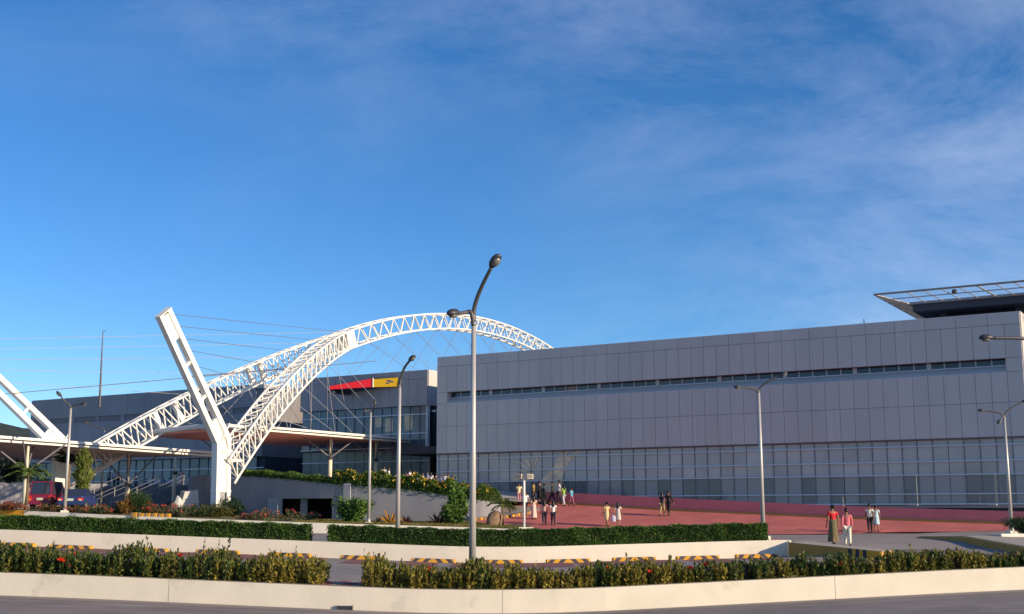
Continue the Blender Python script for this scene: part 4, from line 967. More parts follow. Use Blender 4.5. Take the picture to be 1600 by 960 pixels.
# ================================================================== plants
def leaves(name, parent, P, D, size, colr, aspect=.45, fold=.0, jitter=.35, m='leaf'):
    P = np.asarray(P, float); D = np.asarray(D, float); n = len(P)
    D = D / (np.linalg.norm(D, axis=1, keepdims=True) + 1e-9); R = RNG.normal(size=(n, 3)); A = np.cross(D, R); A /= (np.linalg.norm(A, axis=1, keepdims=True) + 1e-9)
    sz = (np.asarray(size) * (1 + jitter * RNG.uniform(-1, 1, n)))[:, None]
    V = np.empty((n, 4, 3)); V[:, 0] = P; V[:, 2] = P + D * sz; mid = P + D * sz * .5
    V[:, 1] = mid + A * sz * aspect * .5; V[:, 3] = mid - A * sz * aspect * .5
    me = bpy.data.meshes.new(name); me.vertices.add(4 * n); me.vertices.foreach_set('co', V.ravel()); me.loops.add(4 * n); me.loops.foreach_set('vertex_index', np.arange(4 * n, dtype=np.int32))
    me.polygons.add(n); me.polygons.foreach_set('loop_start', np.arange(0, 4 * n, 4, dtype=np.int32)); me.update(calc_edges=True)
    at = me.color_attributes.new('leaf_col', 'FLOAT_COLOR', 'POINT'); C = np.ones((n, 4, 4)); C[:, :, :3] = np.asarray(colr)[:, None, :] if np.ndim(colr) == 2 else np.asarray(colr); at.data.foreach_set('color', C.ravel())
    me.materials.append(M[m]); o = link(name, me, parent); o['kind'] = 'stuff'; return o
def mixcol(a, b, f): return np.asarray(a)[None] * (1 - f[:, None]) + np.asarray(b)[None] * f[:, None]
G_DARK, G_MID, G_YEL, G_OLIVE = (.018, .042, .014), (.07, .125, .026), (.40, .30, .045), (.22, .175, .03)
# ---- loose flowering front hedge, built of upright shoots
def front_hedge(name, label, x0, x1, yel, group):
    xm = (x0 + x1) / 2; hd_ = thing(name, (xm, on(K1, xm, 1) + .85, on(K1, xm, 2) + KT - .05), label, 'hedge', group)
    Lh = x1 - x0; ns = int(Lh * 150); X = RNG.uniform(x0, x1, ns); Dp = RNG.beta(1.1, 1.3, ns) * 1.25 + .14
    clump = np.interp(X, np.arange(x0 - 1, x1 + 1.2, .33), RNG.uniform(.66, 1.16, len(np.arange(x0 - 1, x1 + 1.2, .33))))
    big = np.interp(X, np.arange(x0 - 2, x1 + 3, 1.7), RNG.uniform(.85, 1.1, len(np.arange(x0 - 2, x1 + 3, 1.7))))
    Hs = np.interp(X, [-12, -6, -2.5, 3, 7, 13], [.74, .67, .64, .58, .52, .46]) * clump * big * (.6 + .4 * np.sin(np.clip((Dp - .1) / 1.3, 0, 1) * math.pi) ** .5) * RNG.uniform(.62, 1.06, ns)
    tall = RNG.random(ns) < .012; Hs[tall] *= 1.35
    base = np.stack([X, np.interp(X, [p[0] for p in K1], [p[1] for p in K1]) + Dp, np.interp(X, [p[0] for p in K1], [p[2] for p in K1]) + KT - .06], 1)
    lean = RNG.normal(size=(ns, 2)) * .10; lean[:, 1] -= .12 * (Dp < .5)
    nl = 24; P = []; D = []; C = []
    yprob = np.array([yel(x) for x in X]) * (1.25 - Dp / 1.5); gx = np.arange(x0 - 1, x1 + 1.5, .45); isy = np.clip(RNG.normal(size=ns) * .25 + yprob * np.interp(X, gx, RNG.choice([.15, .5, 1.1, 1.25, 1.3], len(gx))), 0, 1)
    for k in range(nl):
        f = (k + RNG.random(ns) * .9) / nl; a = k * 2.4 + RNG.uniform(0, 6.28, ns)
        z = Hs * (.12 + .88 * f); P.append(np.stack([base[:, 0] + lean[:, 0] * z, base[:, 1] + lean[:, 1] * z, base[:, 2] + z], 1))
        sp = (1.05 - .65 * f); D.append(np.stack([np.cos(a) * sp, np.sin(a) * sp, .35 + .75 * f], 1))
        c = mixcol(G_DARK, G_MID, RNG.random(ns)); yy_ = mixcol(G_OLIVE, G_YEL, RNG.random(ns)); q_ = np.clip(isy * (1.15 - .45 * f) + RNG.normal(size=ns) * .12, 0, 1)[:, None]; C.append(c * (1 - q_) + yy_ * q_)
    P, D, C = map(np.concatenate, (P, D, C)); leaves('foliage', hd_, P, D, np.full(len(P), .08), C, .5)
    st_ = MB(); step = max(1, ns // 350)
    for i in range(0, ns, step): st_.tube([base[i], base[i] + np.array([lean[i, 0] * Hs[i], lean[i, 1] * Hs[i], Hs[i] * .9])], .006, 3, False)
    tag(st_.build('stems', 'stem', hd_), kind='stuff')
    # red flower heads, each a round cluster of petals
    nf = int(Lh * 1.5); fx = RNG.choice(ns, nf, replace=False); FP = []; FD = []; FC = []
    for i in fx:
        c0 = base[i] + np.array([lean[i, 0] * Hs[i], lean[i, 1] * Hs[i] - .05, Hs[i] * RNG.uniform(.75, 1.03)]); m_ = 22; d = RNG.normal(size=(m_, 3)); d[:, 2] = abs(d[:, 2]); FP.append(np.repeat(c0[None], m_, 0) + d * .012); FD.append(d); FC.append(mixcol((.75, .03, .02), (.85, .12, .03), RNG.random(m_)))
    FP, FD, FC = map(np.concatenate, (FP, FD, FC)); o = leaves('blossoms', hd_, FP, FD, np.full(len(FP), .062), FC, .6); o['label'] = 'small red flower clusters'
    # solid core added inside the leaves to block light and view
    cr_ = MB(); pts = [p for p in K1 if x0 <= p[0] <= x1]; pts = [(x0 + .15, on(K1, x0, 1), on(K1, x0, 2))] + pts + [(x1 - .15, on(K1, x1, 1), on(K1, x1, 2))]
    cr_.wall([(p[0], p[1] + .5) for p in pts], [p[2] + KT - .08 for p in pts], [p[2] + KT + .26 for p in pts], .6); cr_.build('light_block_core', 'soil', hd_)
    return hd_
front_hedge('flowering_hedge', 'flowering hedge in the front planter, left of the slab path', -16.5, GAP0, lambda x: interp(x, [-12, -7, -5.5, -3], [.12, .2, .7, .9]), 'front planter hedges')
front_hedge('flowering_hedge', 'flowering hedge in the front planter, right of the slab path', GAP1, 17.5, lambda x: interp(x, [-3, 2, 6, 12], [.85, .66, .64, .55]), 'front planter hedges')
# ---- clipped middle hedges
def box_hedge(label, x0, x1, hfn):
    xm = (x0 + x1) / 2; hd_ = thing('clipped_hedge', (xm, on(M1, xm, 1) + .65, on(M1, xm, 3)), label, 'hedge', 'clipped hedges on the kerb wall')
    n = int((x1 - x0) * 2300); X = RNG.uniform(x0, x1, n); r = RNG.random(n); H_ = np.array([hfn(x) for x in X])
    bmp = .05 * np.sin(X * 3.1) + .04 * np.sin(X * 7.7 + 1)
    face = r < .58; top = (r >= .58) & (r < .92)
    Dp = np.where(face, .22 + abs(RNG.normal(size=n)) * .05 - bmp * .4, np.where(top, RNG.uniform(.22, 1.1, n), 1.08)); Z = np.where(face, RNG.random(n) * H_, np.where(top, H_ + bmp * .5 - abs(RNG.normal(size=n)) * .04, RNG.random(n) * H_))
    ne = 900; xe = np.concatenate([np.full(ne, x0), np.full(ne, x1)]) + RNG.normal(size=2 * ne) * .04
    X = np.concatenate([X, xe]); Dp = np.concatenate([Dp, RNG.uniform(.22, 1.1, 2 * ne)]); Z = np.concatenate([Z, RNG.random(2 * ne) * np.array([hfn(x) for x in xe])])
    P = np.stack([X, np.interp(X, [p[0] for p in M1], [p[1] for p in M1]) + Dp, np.interp(X, [p[0] for p in M1], [p[3] for p in M1]) - .03 + Z], 1)
    D = RNG.normal(size=P.shape) + np.array([0, -.7, .7]); patch = .5 + .5 * np.sin(X * 1.9 + 3 * np.sin(X * .7)); f = np.clip(RNG.random(len(X)) * (.35 + .75 * patch * (.5 + .5 * np.sin(X * 4.3 + Z * 6))), 0, 1)
    C = mixcol((.022, .065, .016), (.16, .29, .05), f); old = RNG.random(len(X)) < .05; C[old] = (.16, .12, .05)
    leaves('foliage', hd_, P, D, np.full(len(P), .075), C, .6)
    pts = [(x, on(M1, x, 1), on(M1, x, 3)) for x in np.linspace(x0 + .08, x1 - .08, 30)]
    MB().wall([(p[0], p[1] + .30) for p in pts], [p[2] - .03 for p in pts], [p[2] + hfn(p[0]) - .12 for p in pts], .72).build('light_block_core', 'stem', hd_)  # dark core added within the hedge to keep light from passing through
xg0, xg1, xg2 = spot(489, 840, 50.3).x, spot(521, 840, 50).x, spot(1186, 830, 50.9).x
box_hedge('long clipped green hedge left of the gap in the kerb wall', -26, xg0, lambda x: interp(x, [-21, -8], [.55, .64]))
box_hedge('long clipped green hedge in the middle, ending at the right lamp', xg1, xg2, lambda x: .655 + .02 * x / 10)
#mg = thing('gap_slab', spot(505, 846, 50), 'pale slab in the gap between the clipped hedges', 'slab')
#MB().box((spot(505, 846, 49.9).x, 50.2, on(M1, -7.7, 3) - .02), (.85, 1.0, .05), -.1).build('slab_top', 'kerb_top', mg)
# ---- generic shrub made of leafy shoots
def shrub(name, label, cat, base, rx, ry, h, n, ca, cb, lsize, group=None, flowers=None, aspect=.45, up=.6, top=1.0, sunny=None):
    sh = thing(name, base, label, cat, group); b = np.array(base); nst = max(6, n // 60)
    tips = []; st_ = MB()
    for k in range(nst):
        a = RNG.uniform(0, 6.28); r = math.sqrt(RNG.random()); z = h * RNG.uniform(.55, 1.0) * (1 - .45 * r ** 2 * top)
        t = b + np.array([math.cos(a) * r * rx, math.sin(a) * r * ry, z]); tips.append(t); mid = b + (t - b) * np.array([.35, .35, .55]); st_.tube([b + (t - b) * np.array([.12, .12, 0]), mid, t], [.02, .014, .006], 4, False)
    tag(st_.build('stems', 'stem', sh), kind='stuff')
    tips = np.array(tips); k = RNG.integers(0, nst, n); f = RNG.random(n) ** .6
    P = b + (tips[k] - b) * np.stack([.2 + .8 * f, .2 + .8 * f, f], 1) + RNG.normal(size=(n, 3)) * np.array([rx, ry, h * .5]) * .11; P[:, 2] = np.maximum(P[:, 2], b[2] + .02)
    D = RNG.normal(size=(n, 3)); D[:, 2] += up; C = mixcol(ca, cb, RNG.random(n) * (.4 + .6 * RNG.random(nst)[k]))
    leaves('foliage', sh, P, D, np.full(n, lsize), C, aspect)
    if flowers:
        cnt, fc1, fc2, fs_ = flowers; kk = RNG.integers(0, nst, cnt); c0 = tips[kk] + RNG.normal(size=(cnt, 3)) * np.array([rx * .18, ry * .18, h * .06]); m_ = 10
        FP = np.repeat(c0, m_, 0); d = RNG.normal(size=(cnt * m_, 3)); leaves('blossoms', sh, FP + d * fs_ * .15, d, np.full(cnt * m_, fs_), mixcol(fc1, fc2, RNG.random(cnt * m_)), .7)
    return sh
def onlawn(u, d):
    p = spot(u, 800, d); return (p.x, d, lawn_z(p.x, d))
fb = [(8, 'orange-tinged shrub at the far left behind the yellow kerb', (.12, .05, .02), (.25, .08, .03), 1.3, .7), (76, 'reddish twiggy shrub in front of the red van', (.05, .07, .02), (.22, .10, .05), 1.3, .55),
      (112, 'low red-flowered shrub in front of the blue car', (.05, .07, .02), (.22, .08, .05), 1.4, .4), (150, 'grey-green flowering shrub right of the blue car', (.05, .08, .03), (.14, .13, .06), 1.2, .6), (176, 'red-flowered shrub left of the rounded green bush', (.05, .07, .02), (.2, .1, .05), 1.2, .8),
      (240, 'wide red-blossomed shrub below the stair rails', (.05, .07, .02), (.22, .09, .05), 1.9, .8), (278, 'pale twiggy shrub beside the white stone', (.07, .09, .04), (.18, .16, .09), 1.2, .8),
      (308, 'dark leafy shrub left of the tall pylon', (.02, .045, .015), (.09, .10, .04), 1.3, .95), (398, 'thin grey-green shrub with a few flowers right of the pylon', (.06, .08, .04), (.16, .15, .08), 1.3, .75), (412, 'pink-flowered twiggy shrub before the grey pier', (.06, .08, .03), (.18, .16, .09), 1.2, 1.0),
      (452, 'straggly shrub with red flowers before the garage opening', (.08, .10, .04), (.22, .20, .10), 1.4, 1.1), (480, 'small straggly shrub at the right of the garage opening', (.08, .10, .04), (.22, .20, .10), 1.1, .95)]
for i, (u, lb, ca, cb, rx, h) in enumerate(fb):
    nfl = (40 if 'red-bl' in lb else 12) if ('red' in lb or 'flower' in lb or 'orange' in lb) else 4
    shrub('flowering_shrub', lb, 'shrub', onlawn(u, 79.0 + (i % 3) * .7), rx, .7, h * (.75 if u > 390 else 1), 520 if u > 390 else 1300, ca, cb, .12, 'flowering shrubs in the garden bed', (nfl, (.45, .03, .04), (.6, .14, .10), .10))
shrub('round_bush', 'rounded green bush between the red flowers at the left', 'shrub', onlawn(213, 80), .95, .9, 1.5, 4200, (.015, .05, .015), (.07, .12, .03), .11, None, None, .5, .4, .7)
shrub('orange_shrub', 'shrub with orange leaves beside the rounded green bush', 'shrub', onlawn(196, 79.6), .6, .6, 1.25, 1500, (.10, .08, .02), (.4, .18, .04), .13)
shrub('fan_shrub', 'bushy green and rust shrub at the foot of the tall pylon', 'shrub', onlawn(335, 80.5), 1.4, .9, .85, 2000, (.04, .06, .015), (.18, .13, .03), .2, None, None, .22, .6)
shrub('dark_shrub', 'dark green shrub between the tall pylon and the grey wall', 'shrub', onlawn(357, 82.5), 1.0, .9, 1.4, 2600, (.012, .035, .015), (.04, .08, .03), .18, None, None, .3)
shrub('leafy_shrub', 'big bright leafy shrub beside the slender lamp on the lawn', 'shrub', onlawn(550, 79.0), 1.35, 1.0, 1.75, 2100, (.05, .13, .02), (.20, .30, .06), .24, None, None, .5, .9, .55)
shrub('tall_shrub', 'tall green shrub just left of the front street lamp', 'shrub', onlawn(716, 80.5), .72, .7, 2.9, 1700, (.05, .13, .02), (.19, .28, .05), .21, None, None, .5, .9, .8)
shrub('tall_shrub', 'low spreading green shrub at the foot of the tall shrub', 'shrub', onlawn(708, 80.0), 1.1, .8, 1.45, 1900, (.05, .12, .02), (.19, .27, .05), .21, None, None, .5, .9, .6)
def bromeliad(label, base, r, ca, cb, n=60):
    br = thing('bromeliad', base, label, 'plant', 'spiky bromeliads on the lawn'); m = RNG.uniform(0, 6.28, n); el = RNG.uniform(.15, 1.25, n)
    D = np.stack([np.cos(m) * np.cos(el), np.sin(m) * np.cos(el), np.sin(el)], 1); leaves('leaf_rosette', br, np.repeat(np.array(base)[None], n, 0) + D * .05, D, np.full(n, r), mixcol(ca, cb, RNG.random(n)), .13)
bromeliad('orange spiky plant on the lawn left of the lamp shadow', onlawn(610, 79.0), .75, (.35, .16, .02), (.55, .28, .05)); bromeliad('small reddish spiky plant below the grey wall', onlawn(634, 79.8), .5, (.20, .06, .03), (.3, .10, .05))
bromeliad('dark maroon spiky plant near the tall shrub', onlawn(686, 80.2), .75, (.07, .03, .03), (.14, .06, .05)); bromeliad('pale spiky plant left of the orange one', onlawn(592, 80.0), .5, (.10, .10, .06), (.2, .18, .1), 40)
# ---- palms
def palm(label, base, h, nfr, L_, ca, cb, droop=.9, tr=.07, cat='palm', up0=.5, group=None):
    pm_ = thing('palm_tree', base, label, cat, group); b = np.array(base)
    MB().tube([b, b + np.array([.04, 0, h * .5]), b + np.array([0, 0, h])], [tr * 1.4, tr, tr * .85], 8).build('trunk', 'trunk', pm_, True)
    for k in range(nfr):
        a = k * 2.4 + RNG.uniform(-.3, .3); e = up0 + RNG.uniform(-.25, .6); d0 = np.array([math.cos(a), math.sin(a)]); pts = []
        for i in range(9):
            f = i / 8; pts.append(b + np.array([0, 0, h]) + np.array([d0[0] * f * L_ * math.cos(e), d0[1] * f * L_ * math.cos(e), f * L_ * math.sin(e) - droop * L_ * f * f * .55]))
        rb = MB().tube(pts, [.02 * (1.1 - i / 9) for i in range(9)], 4, False).build('frond', 'stem', pm_)
        P = []; D = []; m_ = 26; sd_ = np.array([-d0[1], d0[0], 0])
        for i in range(m_):
            f = .12 + .88 * i / m_; j = min(7, int(f * 8)); q_ = pts[j] + (pts[j + 1] - pts[j]) * (f * 8 - j); tn = pts[j + 1] - pts[j]; tn = tn / np.linalg.norm(tn)
            for sg_ in (-1, 1): P.append(q_); D.append(tn * .8 + sd_ * sg_ * .9 + np.array([0, 0, -.35]))
        leaves('leaflets', rb, P, D, np.full(len(P), L_ * .30), mixcol(ca, cb, RNG.random(len(P))), .13)
    return pm_
p = onlawn(786, 79.0); palm('small palm beside the rock at the ramp nose', p, 1.35, 12, 1.15, (.05, .10, .02), (.2, .2, .05), .95, .07)
p = spot(40, 800, 80.8); palm('green palm in front of the left canopy column', (p.x, 80.8, lawn_z(p.x, 80.8)), 2.5, 15, 1.5, (.05, .11, .02), (.18, .24, .05), .9, .1)
p = spot(104, 800, 88); palm('dark palm behind the lamp beside the red van', (p.x, 88, 2.35), 3.2, 18, 1.7, (.006, .015, .015), (.02, .04, .025), .7, .1, up0=.8)
# flame-shaped pale tree with upright leaves
p = spot(127, 800, 86); b = np.array((p.x, 86, 2.35)); bt = thing('columnar_tree', tuple(b), 'flame-shaped pale green tree behind the blue car', 'tree')
MB().tube([b, b + np.array([.05, 0, 1.2]), b + np.array([0, 0, 3.2])], [.11, .08, .03], 8).build('trunk', 'trunk', bt, True)
for k in range(9):
    a = k * 2.4; z0 = 1.0 + .22 * k; MB().tube([b + np.array([0, 0, z0]), b + np.array([.35 * math.cos(a), .35 * math.sin(a), z0 + .5]), b + np.array([.5 * math.cos(a), .5 * math.sin(a), z0 + 1.0])], [.03, .02, .008], 5, False).build('branch', 'trunk', bt)
n = 2600; z = RNG.beta(1.6, 1.5, n); rr_ = (.66 * np.sin(np.clip(z * .93 + .07, 0, 1) * math.pi) ** .6) * np.sqrt(RNG.random(n)) * (1 + .25 * np.sin(z * 19)); a = RNG.uniform(0, 6.28, n)
P = b + np.stack([np.cos(a) * rr_ * .8, np.sin(a) * rr_ * .8, .95 + z * 3.2], 1); D = np.stack([np.cos(a) * .6, np.sin(a) * .6, np.full(n, 1.0)], 1) + RNG.normal(size=(n, 3)) * .35
leaves('crown', bt, P, D, np.full(n, .26), mixcol((.06, .11, .02), (.26, .29, .07), np.clip(RNG.random(n) * .7 + .35 * (np.cos(a) > .2), 0, 1)), .3)  # leaves on the sunward side get a paler colour, as if lit
# dark tree at the far left under the canopy
p = spot(12, 800, 108); shrub('dark_tree', 'dark tree under the canopy at the far left', 'tree', (p.x, 108, TZ), 1.9, 1.5, 3.0, 2600, (.01, .02, .015), (.03, .05, .03), .3, None, None, .4, .2, .5)
# ---- hedges on the retaining wall
def wall_hedge(label, i0, i1, hfn, n, ca, cb, ls, fl=None, hang=.1, group='hedges on the retaining wall', wid=1.3):
    pts = RWw[i0:i1 + 1]; c0 = pts[len(pts) // 2]; hd_ = thing('wall_hedge', c0, label, 'hedge', group)
    ln = np.array([(p.x, p.y, p.z) for p in pts]); seg = np.concatenate([[0], np.cumsum(np.linalg.norm(np.diff(ln[:, :2], axis=0), axis=1))]); tot = seg[-1]
    t = RNG.random(n) * tot; B = np.stack([np.interp(t, seg, ln[:, k]) for k in range(3)], 1); i = np.clip(np.searchsorted(seg, t) - 1, 0, len(ln) - 2); d = ln[i + 1] - ln[i]; nr = np.stack([-d[:, 1], d[:, 0]], 1); nr /= np.linalg.norm(nr, axis=1, keepdims=True)
    f = t / tot; H_ = np.array([hfn(x) for x in f]) * (1 + .16 * np.sin(t * 2.3) + .12 * np.sin(t * 5.1 + 1)); off = RNG.beta(1, 1.8, n) * wid - .12; z = np.where(RNG.random(n) < .5, H_ * RNG.random(n), H_ * (1 - abs(RNG.normal(size=n)) * .12)) * (1 - .25 * (off / wid) ** 2)
    z = np.where(off < .02, z * .8 - hang * RNG.random(n), z); P = B + np.stack([nr[:, 0] * off, nr[:, 1] * off, z - .02], 1); D = RNG.normal(size=(n, 3)) + np.array([0, -.4, .7])
    hi = np.clip(z / H_, 0, 1); C = mixcol(ca, cb, np.clip(RNG.random(n) * .6 + .4 * hi * RNG.random(n) + .1, 0, 1)); leaves('foliage', hd_, P, D, np.full(n, ls), C, .5)
    cr_ = MB().wall([(p.x, p.y) for p in [Vector((q_.x, q_.y, 0)) + Vector((0, .35, 0)) for q_ in pts]], [p.z - .1 for p in pts], [p.z + hfn(k / (len(pts) - 1)) * .6 for k, p in enumerate(pts)], .6); cr_.build('light_block_core', 'stem', hd_)  # added solid filling that stops light between the leaves
    if fl:
        cnt, c1, c2, fs_ = fl; k = RNG.choice(np.where(hi > .55)[0], cnt); m_ = 8; d = RNG.normal(size=(cnt * m_, 3)); leaves('blossoms', hd_, np.repeat(P[k] + np.array([0, -.05, .04]), m_, 0) + d * fs_ * .15, d, np.full(cnt * m_, fs_), mixcol(c1, c2, RNG.random(cnt * m_)), .7)
k1 = idx(366); k2 = idx(524); k3 = len(RWw) - 9
wall_hedge('low bright green hedge on the wall, right of the arch foot', k1, k2, lambda f: .42, 9000, (.03, .08, .015), (.13, .22, .04), .12, None, .12)
wall_hedge('taller hedge with yellow flowers sloping down to the ramp nose', k2, k3, lambda f: interp(f, [0, .08, .5, .85, 1], [.75, .95, .95, .95, .8]), 15000, (.02, .06, .012), (.12, .20, .035), .15, (230, (.65, .38, .02), (.75, .55, .10), .13), .25)
lwh = [(-92, -16.2), (-80, -13.9), (-73, -11.9), (-69.6, -7), (-66.6, -1)]
hd_ = thing('terrace_hedge', W(-75, -12, 5), 'dark hedge on the shaded wall behind the red van', 'hedge'); n = 5000; t = RNG.random(n) * 4; i = t.astype(int); a_ = np.array(lwh); q_ = a_[i] + (a_[np.minimum(i + 1, 4)] - a_[i]) * (t - i)[:, None]
Pq = np.array([tuple(W(s, w + RNG.random() * .8, TZ + .2 + RNG.random() * .55)) for s, w in q_]); leaves('foliage', hd_, Pq, RNG.normal(size=(n, 3)), np.full(n, .16), mixcol((.015, .035, .012), (.05, .08, .025), RNG.random(n)), .5)
# round bush on the island
p = spot(1592, 834, 58); shrub('island_bush', 'round clipped bush on the island at the right edge', 'shrub', (p.x + .5, 58, apron_z(0, 58) + .3), 1.15, 1.1, .95, 6500, (.02, .05, .018), (.09, .13, .045), .085, None, None, .55, .3, .75)
p = spot(1556, 837, 57); MB().box((0, 0, 0), (1, 1, 1))
pk = MB().tube([(p.x + .2, 57, apron_z(0, 57) + .2), (p.x + 5, 57.6, apron_z(0, 57) + .2)], .16, 6); tag(pk.build('kerb_stone', 'white_wall_mid'), 'white kerb below the round bush at the right edge', 'kerb')
# lawn grass blades
n = 42000; X = RNG.uniform(-13.5, 1.0, n); Y = np.array([on(T1, x, 1) + .3 for x in X]) + RNG.random(n) ** 1.2 * 8; ok = np.array([Y[i] < (wall_foot(min(X[i], -1.0)) - .05 if X[i] < -2.3 else interp(X[i], [-2.3, 1.0], [83, 76])) for i in range(n)]); X, Y = X[ok], Y[ok]
Z = np.array([lawn_z(x, y) for x, y in zip(X, Y)]); D = RNG.normal(size=(len(X), 3)) * .5 + np.array([0, 0, 1.0]); patch = .5 + .5 * np.sin(X * 1.3 + Y * .9) * np.sin(X * .5 - Y * 1.7)
go = leaves('lawn_grass', None, np.stack([X, Y, Z], 1), D, np.full(len(X), .13), mixcol((.10, .12, .02), (.22, .17, .05), np.clip(RNG.random(len(X)) * .6 + patch * .5, 0, 1)), .22); tag(go, 'short dry grass on the lawn below the grey wall', 'grass', kind='stuff')
# rock
p = onlawn(772, 79.3); rk = MB(); n_ = 14
rk.lathe((p[0], p[1], p[2] - .1), [(.38, 0), (.50, .25), (.50, .6), (.40, .9), (.2, 1.08), (.03, 1.13)], n_, 1.0, .85)
rk.v = [(x + .05 * math.sin(7 * y + 3 * z), y + .06 * math.sin(5 * x + z * 4), z + .04 * math.sin(6 * x)) for x, y, z in rk.v]; tag(rk.build('boulder', 'rock', None, True), 'brown boulder beside the small palm', 'rock')
p = onlawn(276, 81.5); rk = MB(); rk.lathe((p[0], p[1], p[2] - .05), [(.5, 0), (.48, .4), (.3, .8), (.18, 1.05), (.04, 1.15)], 9, 1, .7); rk.v = [(x + .12 * math.sin(5 * z + 2 * y), y, z + .08 * math.sin(7 * x)) for x, y, z in rk.v]; tag(rk.build('white_stone', 'stone_pale'), 'jagged white stone in the flower bed', 'rock')
sk2 = thing('striped_kerb', onlawn(235, 77.9), 'short row of yellow kerb blocks in the left flower bed', 'kerb')
for k in range(12):
    q_ = onlawn(207 + k * 5.2, 77.9); place('kerb_block', boxmesh('kerb_block', 'yellow_paint' if k % 2 else 'rock', (.2, .18, .3), .02), sk2, (q_[0], q_[1], q_[2] + .1), -.2)
# ================================================================== people
def clothmat(col):
    k = 'cloth_%02x%02x%02x' % tuple(int(max(0, min(255, c * 255))) for c in col)
    if k not in M: mat(k, col, .85, .12, 14)
    return k
for nm, c in (('skin_a', (.30, .16, .095)), ('skin_b', (.22, .11, .065))): mat(nm, c, .6)
mat('hair', (.012, .010, .010), .5); mat('shoe', (.02, .018, .018), .6)
def skin_obj(name, verts, edges, rad, matn, parent, lvl=1):
    me = bpy.data.meshes.new(name); me.from_pydata(verts, edges, []); me.materials.append(M[matn]); o = link(name, me, parent)
    sk_ = o.modifiers.new('Skin', 'SKIN'); sk_.use_smooth_shade = True; sk_.branch_smoothing = .6
    if not me.skin_vertices:
        me.attributes  # the modifier adds the layer on first use
    lay = me.skin_vertices[0].data if len(me.skin_vertices) else None
    if lay is None: raise RuntimeError('no skin layer')
    for i, r in enumerate(rad): lay[i].radius = r if isinstance(r, tuple) else (r, r)
    lay[0].use_root = True
    sb = o.modifiers.new('Subdivision', 'SUBSURF'); sb.levels = lvl; sb.render_levels = lvl
    return o
NP = 0
def person(loc, rz, h, label, top, bottom, hair='short', stride=.18, arms=.12, sleeve='short', skin='skin_a', sit=False, group='people on the plaza', bag=None, shoes=True, turn=0.0):
    global NP; NP += 1
    k = h / 1.66; R = Matrix.Rotation(rz, 4, 'Z'); base = Vector(loc); pe = thing('person', base, label, 'person', group)
    st_ = stride; sx = 1 if NP % 2 else -1
    def T(x, y, z): v = R @ Vector((x * k, y * k, z * k)); return tuple(v + base)
    hipz = .86; dz = 0
    if sit: dz = -.42
    V = {}; E_ = []; RD = {}
    def v(n, x, y, z, r): V[n] = (x, y, z + dz if n not in FEET else z); RD[n] = r
    FEET = {'an1', 'to1', 'an-1', 'to-1'} | ({'kn1', 'kn-1'} if sit else set())
    v('pel', 0, 0, .90, (.135, .10)); v('bel', 0, .005, 1.04, (.125, .092)); v('che', 0, .0, 1.22, (.148, .10)); v('shb', 0, -.01, 1.35, (.105, .07)); v('nec', 0, .0, 1.425, .048)
    v('hd1', 0, .018, 1.485, (.062, .068)); v('hd2', 0, .012, 1.56, (.080, .094)); v('hd3', 0, .0, 1.625, (.062, .075)); v('nos', 0, .112, 1.535, .012)
    ed = [('pel', 'bel'), ('bel', 'che'), ('che', 'shb'), ('shb', 'nec'), ('nec', 'hd1'), ('hd1', 'hd2'), ('hd2', 'hd3'), ('hd2', 'nos')]
    for s in (1, -1):
        sw = arms * s * sx
        v('sh%d' % s, .165 * s, 0, 1.35, .055); v('el%d' % s, .215 * s, -.02 - sw * .6, 1.08, .040); v('wr%d' % s, .225 * s, .05 - sw, .86, .027); v('pa%d' % s, .225 * s, .07 - sw, .79, .030)
        ed += [('shb', 'sh%d' % s), ('sh%d' % s, 'el%d' % s), ('el%d' % s, 'wr%d' % s), ('wr%d' % s, 'pa%d' % s)]
        for f in range(4):
            v('f%d%d' % (f, s), (.222 + .004 * f) * s, .045 + .018 * f - sw, .715 - (.012 if f in (1, 2) else 0), .0085); ed.append(('pa%d' % s, 'f%d%d' % (f, s)))
        v('th%d' % s, .205 * s, .115 - sw, .765, .009); ed.append(('wr%d' % s, 'th%d' % s))
        l = st_ * s * sx
        if sit:
            v('hi%d' % s, .085 * s, .02, .84, .085); v('kn%d' % s, .10 * s, .42, .46, .058); v('an%d' % s, .10 * s, .44, .07, .038); v('to%d' % s, .11 * s, .60, .03, .032)
        else:
            back = l < 0
            v('hi%d' % s, .085 * s, 0, .84, .088); v('kn%d' % s, .088 * s, l * .55 + .03, .46 + (.0 if not back else .01), .060); v('an%d' % s, .085 * s, l * 1.1 - (.05 if back else 0), .08 + (.05 if back and st_ > .1 else 0), .036); v('to%d' % s, .095 * s, l * 1.1 + .15 - (.05 if back else 0), .028, .032)
        ed += [('pel', 'hi%d' % s), ('hi%d' % s, 'kn%d' % s), ('kn%d' % s, 'an%d' % s), ('an%d' % s, 'to%d' % s)]
    if sit: V['pel'] = (0, 0, .90 + dz)
    ns = list(V); ix = {n_: i for i, n_ in enumerate(ns)}
    sc = lambda r, add=0: tuple((a + add) * k for a in (r if isinstance(r, tuple) else (r, r)))
    skin_obj('body', [T(*V[n_]) for n_ in ns], [(ix[a], ix[b]) for a, b in ed], [sc(RD[n_]) for n_ in ns], skin, pe)
    def garment(nm, names, edges, add, mt, over={}):
        jx = {n_: i for i, n_ in enumerate(names)}; skin_obj(nm, [T(*over.get(n_, V[n_])) for n_ in names], [(jx[a], jx[b]) for a, b in edges], [sc(RD[n_], add) for n_ in names], mt, pe)
    kind, col = top
    tn = ['bel', 'pel', 'che', 'shb']; te = [('pel', 'bel'), ('bel', 'che'), ('che', 'shb')]
